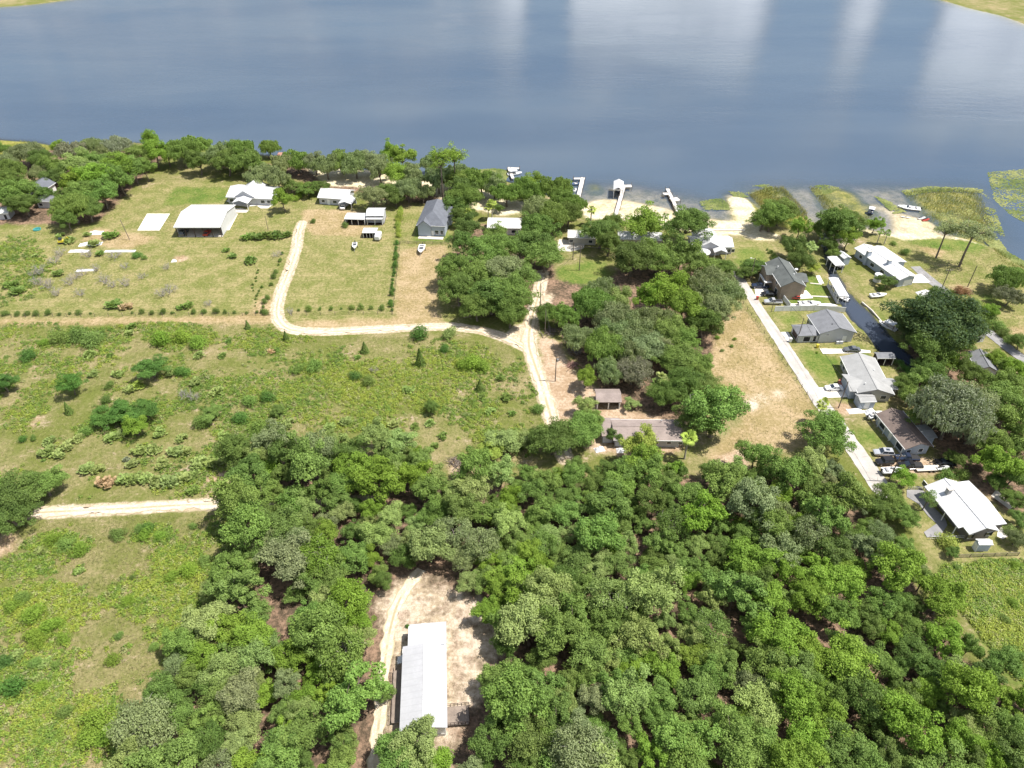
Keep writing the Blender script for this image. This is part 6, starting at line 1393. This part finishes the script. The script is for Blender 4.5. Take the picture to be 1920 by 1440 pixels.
tarp('white sheet heap beside the small palm left of the ranch drive', 1630, 772, 3.2, 1.6, .9, .2); tarp('pale heap of junk in front of the grey-blue shed', 1603, 771, 4, 2, .7, 0.1); tarp('white sheet among trees behind the tan-roofed house', 1124, 843, 2.5, 1.8, .8, .3)
tarp('white sheet under yellow-green trees by the tan-roofed house', 1165, 845, 2.5, 1.8, .8, .0)
p = G(117, 456); t_ = thing('digger', 'small yellow digger among pale palmettos', 'digger', (p.x, p.y, 0), .3)
MB().box((0, 0, .9), (2.2, 1.3, .8)).build('body', YEL, t_); MB().box((-.2, 0, 1.7), (1.1, 1.1, .9), 0, .85).build('cab', GLASS, t_); MB().box((0, .7, .3), (2.4, .35, .55)).box((0, -.7, .3), (2.4, .35, .55)).build('tracks', BLACKP, t_); MB().tube((1.0, 0, 1.2), (2.2, 0, 2.2), .12).tube((2.2, 0, 2.2), (2.9, 0, .7), .1).box((2.9, 0, .5), (.5, .6, .5)).build('arm', YEL, t_)
def log_heap(label, u, v, n, L, m, sp=1.6):
    p = G(u, v); o = thing('brush_pile', label, 'brush pile', (p.x, p.y, 0)); mb = MB()
    for _ in range(n):
        a = rnd.uniform(0, PI); c = Vector((rnd.gauss(0, sp * .5), rnd.gauss(0, sp * .5), rnd.uniform(.05, .7))); d = Vector((math.cos(a), math.sin(a), rnd.uniform(-.15, .25))) * L * rnd.uniform(.3, .6)
        mb.path([c - d, c + Vector((0, 0, .08)), c + d], [.09, .07, .04], 5)
    mb.build('logs', m, o)
log_heap('pinkish pile of cut branches beside the sand lane', 1073, 685, 60, 2.6, pbr('reddish_cut_wood', (.34, .2, .16), .9, var=.2))
log_heap('dark heap of dead branches at the grove edge by the lane', 1030, 622, 40, 3.4, POLEWOOD, 2.4); log_heap('dark brush pile left of the mossy grove', 1075, 655, 40, 3, POLEWOOD, 2); log_heap('reddish branch pile in the far right field', 1806, 547, 40, 3, pbr('red_brown_twigs', (.2, .1, .08), .9), 1.8)
log_heap('brush pile on the bare dirt behind the dense wood', 856, 868, 40, 3, POLEWOOD, 2.4)
p = G(1584, 719); t_ = thing('flower_bed', 'round red brick flower bed at the ranch house drive', 'flower bed', (p.x, p.y, 0))
MB().tube((0, 0, .02), (0, 0, .4), 1.9, 1.8, 18).build('brick_ring', pbr('red_brick', (.42, .17, .11), .9, var=.25, scale=3), t_); MB().tube((0, 0, .4), (0, 0, .55), 1.5, .6, 14).build('soil', pbr('red_mulch', (.3, .11, .07), .95, var=.3, scale=4), t_)
def small_pot(label, u, v, m, s=1.0, nm='bin', cat='bin'):
    p = G(u, v); r = thing(nm, label, cat, (p.x, p.y, .1), 0, None, s); MB().box((0, 0, .5), (.55, .6, 1.0), 0, 1.12).build('body', m, r); MB().box((0, 0, 1.04), (.66, .74, .08)).build('lid', m, r)
small_pot('red bin standing at the lane edge below the white drive', 1419, 562, REDP, 1.1); small_pot('black bin against the front of the brown two-storey house', 1481, 559.5, BLK)
small_pot('white bin at the roadside of the pale grey house', 1481, 641, WHT, 1.2); small_pot('yellow bin at the corner of the pale grey house', 1532, 652, YEL); small_pot('white bin beside the lane shrub', 1394, 517, WHT)
# ================================================================= poles, wires and fences
def pole(label, ub, vb, h=9.0, arm=True, lamp=False, transformer=False, r0=.16, rz=0.0, lean=0.0):
    p = G(ub, vb); o = thing('utility_pole', label, 'utility pole', (p.x, p.y, 0), rz)
    MB().tube((0, 0, -.3), (lean * h, 0, h), r0, r0 * .7, 10).build('pole', POLEWOOD, o)
    if arm:
        a = MB().box((lean * h, 0, h - .6), (2.2, .12, .14)).build('crossarm', POLEWOOD, o)
        for k in (-1, -.35, .35, 1): MB().tube((k * .95 + lean * h, 0, h - .53), (k * .95 + lean * h, 0, h - .3), .05, .035, 6).build('insulator', TRIM, a)
    if transformer: MB().tube((.38, 0, h - 2.2), (.38, 0, h - 1.3), .26, .26, 12).tube((.38, 0, h - 1.3), (.38, 0, h - 1.15), .2, .08, 10).build('transformer', STEEL, o)
    if lamp:
        a = MB().tube((0, 0, h - .5), (-1.2, 0, h - .1), .04).build('lamp_arm', STEEL, o); MB().box((-1.4, 0, h - .08), (.6, .26, .14), 0, .8).build('lamp_head', TRIM, a)
    return p, h
pl = {}
pl['a'] = pole('utility pole with a transformer beside the sand lane junction', 1041, 715, 9.0, False, False, True)
pl['b'] = pole('bare utility pole at the top of the sand lane', 1013, 577, 9.0, False)
pl['c'] = pole('utility pole with crossarm on the shaded lawn near the lake', 1086, 507, 9.5, True)
pl['d'] = pole('short utility pole by the sand yard', 1074, 487, 7.0, False)
pl['e'] = pole('utility pole with a street lamp beside the brown two-storey house', 1406, 528, 9.0, False, True)
pl['f'] = pole('utility pole on the far lane by the grey garage', 1762, 549, 9.0, True)
pl['g'] = pole('thin utility pole in the far right field', 1814, 538, 8.0, False)
pl['h'] = pole('utility pole between the lane end and the pickups', 1666, 903, 9.0, True)
pl['i'] = pole('utility pole beside the ranch house drive', 1572, 765, 9.0, False, r0=.14)
pl['j'] = pole('utility pole at the corner of the pale grey house', 1494, 641, 8.5, False, r0=.13)
pl['k'] = pole('thin pole leaning in the mown field left of the barn', 243, 449, 8.0, False, False, False, .14, 0, -.10)
pl['l'] = pole('short pole at the lane edge beside the silver pickup', 1446, 585, 4.5, False, r0=.1)
pl['m'] = pole('dark pole at the edge of the mossy grove by the junction', 1022, 625, 8.0, False, r0=.13)
pl['n'] = pole('bare dead stem of a pole beside the palmetto hedge', 503, 432, 6.0, False, r0=.1)
WIRE = pbr('black_wire', (.03, .03, .03), .6)
def wire(label, a, b, offs, sag=1.0, h0=0.35, r=.035):
    (p, hp), (q, hq) = a, b; o = thing('power_line', label, 'power line', (p.x, p.y, hp - h0))
    for off in offs:
        A = Vector((off, 0, 0)); B = Vector((q.x - p.x + off, q.y - p.y, hq - hp)); pts = []
        for k in range(13): u = k / 12; pts.append(A.lerp(B, u) + Vector((0, 0, -sag * 4 * u * (1 - u))))
        MB().path(pts, [r] * 13, 4).build('wire', WIRE, o)
e1 = (G(1300, 505), 9.0)
wire('power lines crossing the shaded lawn towards the grove', pl['c'], e1, (-.9, -.3, .4)); wire('overhead line from the shaded lawn pole to the sand lane pole', pl['c'], pl['b'], (0,)); wire('overhead line along the sand lane between two poles', pl['b'], pl['a'], (0,))
wire('overhead line along the paved lane above the parked pickup', pl['e'], pl['j'], (0,)); wire('overhead line past the ranch house along the paved lane', pl['j'], pl['i'], (0,)); wire('overhead line from the ranch drive to the lane end pole', pl['i'], pl['h'], (0,))

def wire_fence(name, label, pts, step, h, pm=POLEWOOD, pr=.07, rails=2, rail_m=WIRE, rr=.02, group=None, cat='fence'):
    w = [G(u, v) for u, v in pts]; o = w[0]; r = thing(name, label, cat, (o.x, o.y, 0), 0, group)
    pm_ = MB().tube((0, 0, -.1), (0, 0, h), pr, pr * .9, 6).mesh('post', pm); P = []
    for a, b in zip(w[:-1], w[1:]):
        n = max(1, int((b - a).length / step))
        for k in range(n + (1 if b is w[-1] else 0)): P.append(a.lerp(b, k / n) - o)
    for p in P: put('post', pm_, r, None, (p.x, p.y, 0))
    for j in range(rails):
        z = h * (j + 1) / rails - .08; MB().path([(p.x, p.y, z) for p in P], [rr] * len(P), 4).build('rail' if rr > .03 else 'strand', rail_m, r)
    return r
wire_fence('wire_fence', 'wire fence with wooden posts along the foot of the left mown field', [(-30, 596), (230, 593), (505, 592)], 4.0, 1.35, rails=3)
wire_fence('wire_fence', 'wire fence along the foot of the middle mown plot', [(548, 592), (735, 589)], 4.0, 1.3, rails=3)
wire_fence('wire_fence', 'fence dividing the two mown plots beside the hedge', [(737, 590), (750, 458)], 4.5, 1.3, rails=2)
wire_fence('rail_fence', 'wooden rail fence crossing the lawn of the slate-roofed house', [(750, 457), (842, 459)], 2.6, 1.2, rails=3, rail_m=POLEWOOD, rr=.05)
wire_fence('wire_fence', 'leaning wire fence overgrown with grass beside the paved lane', [(1386, 560), (1450, 650), (1532, 770)], 3.2, 1.3, rails=2)
wire_fence('rail_fence', 'wooden rail fence behind the pale blue garden shed', [(1795, 1046), (1908, 1042)], 2.2, 1.2, rails=3, rail_m=POLEWOOD, rr=.06)
wire_fence('picket_fence', 'low wooden fence at the end of the grey drive', [(1702, 918), (1735, 919)], .55, 1.0, pm=PALEWOOD, pr=.09, rails=2, rail_m=PALEWOOD, rr=.05)
wire_fence('rail_fence', 'dark fence behind the ranch house along the canal bank', [(1674, 682), (1698, 710)], 2.4, 1.4, rails=3, rail_m=DARKWOOD, rr=.05)
wire_fence('wire_fence', 'thin fence in front of the big white-roofed house', [(1742, 1012), (1818, 1010)], 3.0, 1.1, pm=TRIM, pr=.05, rails=2, rail_m=TRIM, rr=.035)
def panel_fence(label, pts, step, h, m):
    w = [G(u, v) for u, v in pts]; o = w[0]; r = thing('panel_fence', label, 'fence', (o.x, o.y, 0))
    for a, b in zip(w[:-1], w[1:]):
        n = max(1, round((b - a).length / step)); ang = math.atan2((b - a).y, (b - a).x)
        for k in range(n):
            p0 = a.lerp(b, k / n) - o; p1 = a.lerp(b, (k + 1) / n) - o; mm = (p0 + p1) / 2
            mb = MB().box((mm.x, mm.y, h / 2 + .04), ((p1 - p0).length - .16, .05, h - .1), ang).box((mm.x, mm.y, h - .03), ((p1 - p0).length - .16, .09, .1), ang)
            mb.build('fence_panel', m, r); MB().box((p0.x, p0.y, h / 2 + .05), (.14, .14, h + .1), ang).build('post', m, r)
        q = b - o; MB().box((q.x, q.y, h / 2 + .05), (.13, .13, h + .12), ang).build('post', m, r)
panel_fence('long white vinyl privacy fence behind the pale grey house', [(1452, 584), (1500, 583), (1540, 582.5), (1583, 586)], 2.6, 1.9, VINYL)
panel_fence('short white vinyl fence running from the two-storey house corner', [(1465, 559), (1480, 578)], 2.2, 1.8, VINYL)
f0 = G(1455, 500); 
# sea wall along the canal and beach edge
wl = thing('sea_wall', 'low pale sea wall along the beach by the round-carport house', 'sea wall', (G(1325, 433).x, G(1325, 433).y, 0))
a, b_ = G(1325, 433), G(1396, 433); d = b_ - a; MB().box((d.x / 2, d.y / 2, .2), (d.length, .5, .6), math.atan2(d.y, d.x)).build('coping', CONC, wl)
wl = thing('sea_wall', 'pale edging wall along the right bank of the canal', 'sea wall', (G(1616, 568).x, G(1616, 568).y, 0))
o = G(1616, 568); pp_ = [G(u, v) - o for u, v in ((1616, 567), (1635, 583), (1652, 603))]
for a, b_ in zip(pp_[:-1], pp_[1:]): d = b_ - a; MB().box(((a.x + b_.x) / 2, (a.y + b_.y) / 2, .05), (d.length, .35, .5), math.atan2(d.y, d.x)).build('coping', CONC2, wl)
# fallen pale poles and garden bits in the grove
p = G(1298, 746, 7); lg = thing('bare_snag', 'pale bare branch sticking out of the grove canopy', 'dead branch', (p.x, p.y, 0)); MB().path([(0, 0, 0), (.3, 0, 4), (-.6, .3, 7.6), (2.2, .8, 8.6)], [.16, .12, .09, .06], 6).build('stem', PALEBARK, lg)
# ================================================================= labels: what singles each plant out
MARKS = [('the white barn', 380, 410), ('the barn', 290, 417), ('the slate-roofed house', 807, 405), ('the white mobile home', 795, 1270), ('the double garage', 1140, 745), ('the tan-roofed house', 1205, 810), ('the round-carport house', 1338, 460),
         ('the brown two-storey house', 1475, 525), ('the long canal house', 1660, 490), ('the long boathouse', 1568, 540), ('the pale grey house', 1560, 615), ('the ranch house', 1630, 705), ('the brown-roofed house', 1695, 805),
         ('the big white-roofed house', 1815, 955), ('the sand lane junction', 990, 645), ('the lower sand road', 300, 952), ('the gabled boathouse', 1162, 352), ('the L-shaped dock', 1085, 355), ('the crooked dock', 1258, 375),
         ('the lily-patch dock', 962, 325), ('the white lake house', 466, 365), ('the low cottage', 628, 365), ('the middle-plot sheds', 685, 412), ('the left wire fence', 250, 592), ('the middle-plot fence', 640, 588), ('the teal pool', 70, 431),
         ('the woodland house', 60, 352), ('the parked pickups', 1700, 867), ('the paved lane', 1450, 625), ('the far lane', 1840, 615), ('the canal end', 1690, 660), ('the sandy clearing', 900, 1180), ('the sandbar', 1715, 410),
         ('the shaded lakeside house', 946, 418), ('the weathered house', 1092, 440), ('the garden shed', 1845, 1022), ('the reddish dock', 515, 295), ('the sand lane bend', 535, 615), ('the lane pole', 1041, 690), ('the right meadow', 1860, 1120), ('the grey drive', 1745, 960)]
def side(u, v, mu, mv):
    du, dv = u - mu, (v - mv) * 1.15
    if abs(du) > abs(dv) * 1.7: return 'right of' if du > 0 else 'left of'
    if abs(dv) > abs(du) * 1.7: return 'below' if dv > 0 else 'above'
    return ('lower right of' if du > 0 else 'lower left of') if dv > 0 else ('upper right of' if du > 0 else 'upper left of')
from collections import defaultdict
def sizeword(name, R):
    t = {'oak_tree': (3.2, 4.3), 'live_oak_tree': (4.6, 6.2), 'mossy_oak_tree': (4.6, 6.2), 'broadleaf_tree': (3.8, 5.4), 'shrub': (1.5, 2.4), 'palmetto': (1.6, 2.4), 'bare_shrub': (1.7, 2.4)}.get(name)
    return '' if not t else 'small ' if R < t[0] else 'large ' if R > t[1] else 'middling '
ORD = ['', 'first', 'second', 'third', 'fourth', 'fifth', 'sixth', 'seventh', 'eighth', 'ninth', 'tenth', 'eleventh', 'twelfth']
NUM = ['', 'one', 'two', 'three', 'four', 'five', 'six', 'seven', 'eight', 'nine', 'ten', 'eleven', 'twelve']
byl = defaultdict(list)
for o, u, v, name, tone, R, has in PLANTS:
    if has: continue
    mk = sorted(MARKS, key=lambda m: (m[1] - u) ** 2 + ((m[2] - v) * 1.3) ** 2)
    m = mk[0]
    lab = f'{sizeword(name, R)}{tone if name != "bare_shrub" else ""} {NOUN[name]} {side(u, v, m[1], m[2])} {m[0]}'.replace('  ', ' ').strip()
    if name == 'bare_shrub': lab = lab.replace('leafless grey shrub', 'leafless grey-twigged shrub')
    byl[lab].append((u, v, o))
for lab, L in byl.items():
    if len(L) == 1: L[0][2]['label'] = lab; continue
    L.sort(key=lambda e: e[0]); n = len(L)
    for i, (u, v, o) in enumerate(L):
        if n == 2: q = ('left' if i == 0 else 'right') + ' one of two'
        elif n <= 12: q = ('leftmost' if i == 0 else 'rightmost' if i == n - 1 else ORD[i + 1] + ' from left') + ' of ' + NUM[n]
        else: q = None
        o['label'] = f'{lab}, {q}' if q else lab
print('labels', len(byl), max(len(L) for L in byl.values()))
for o, *_ in PLANTS:
    L = o['label']
    for w in ('middling ', ' the', ' tree', 'large ', 'small ', ' tall'):
        if len(L.split()) > 16: L = L.replace(w, '', 1) if w != ' the' else L.replace(' the ', ' ', 1)
    o['label'] = L
for o in C.objects:
    if o.parent is None and 'label' in o and len(o['label'].split()) > 16: print('LONG', o.name, o['label'])
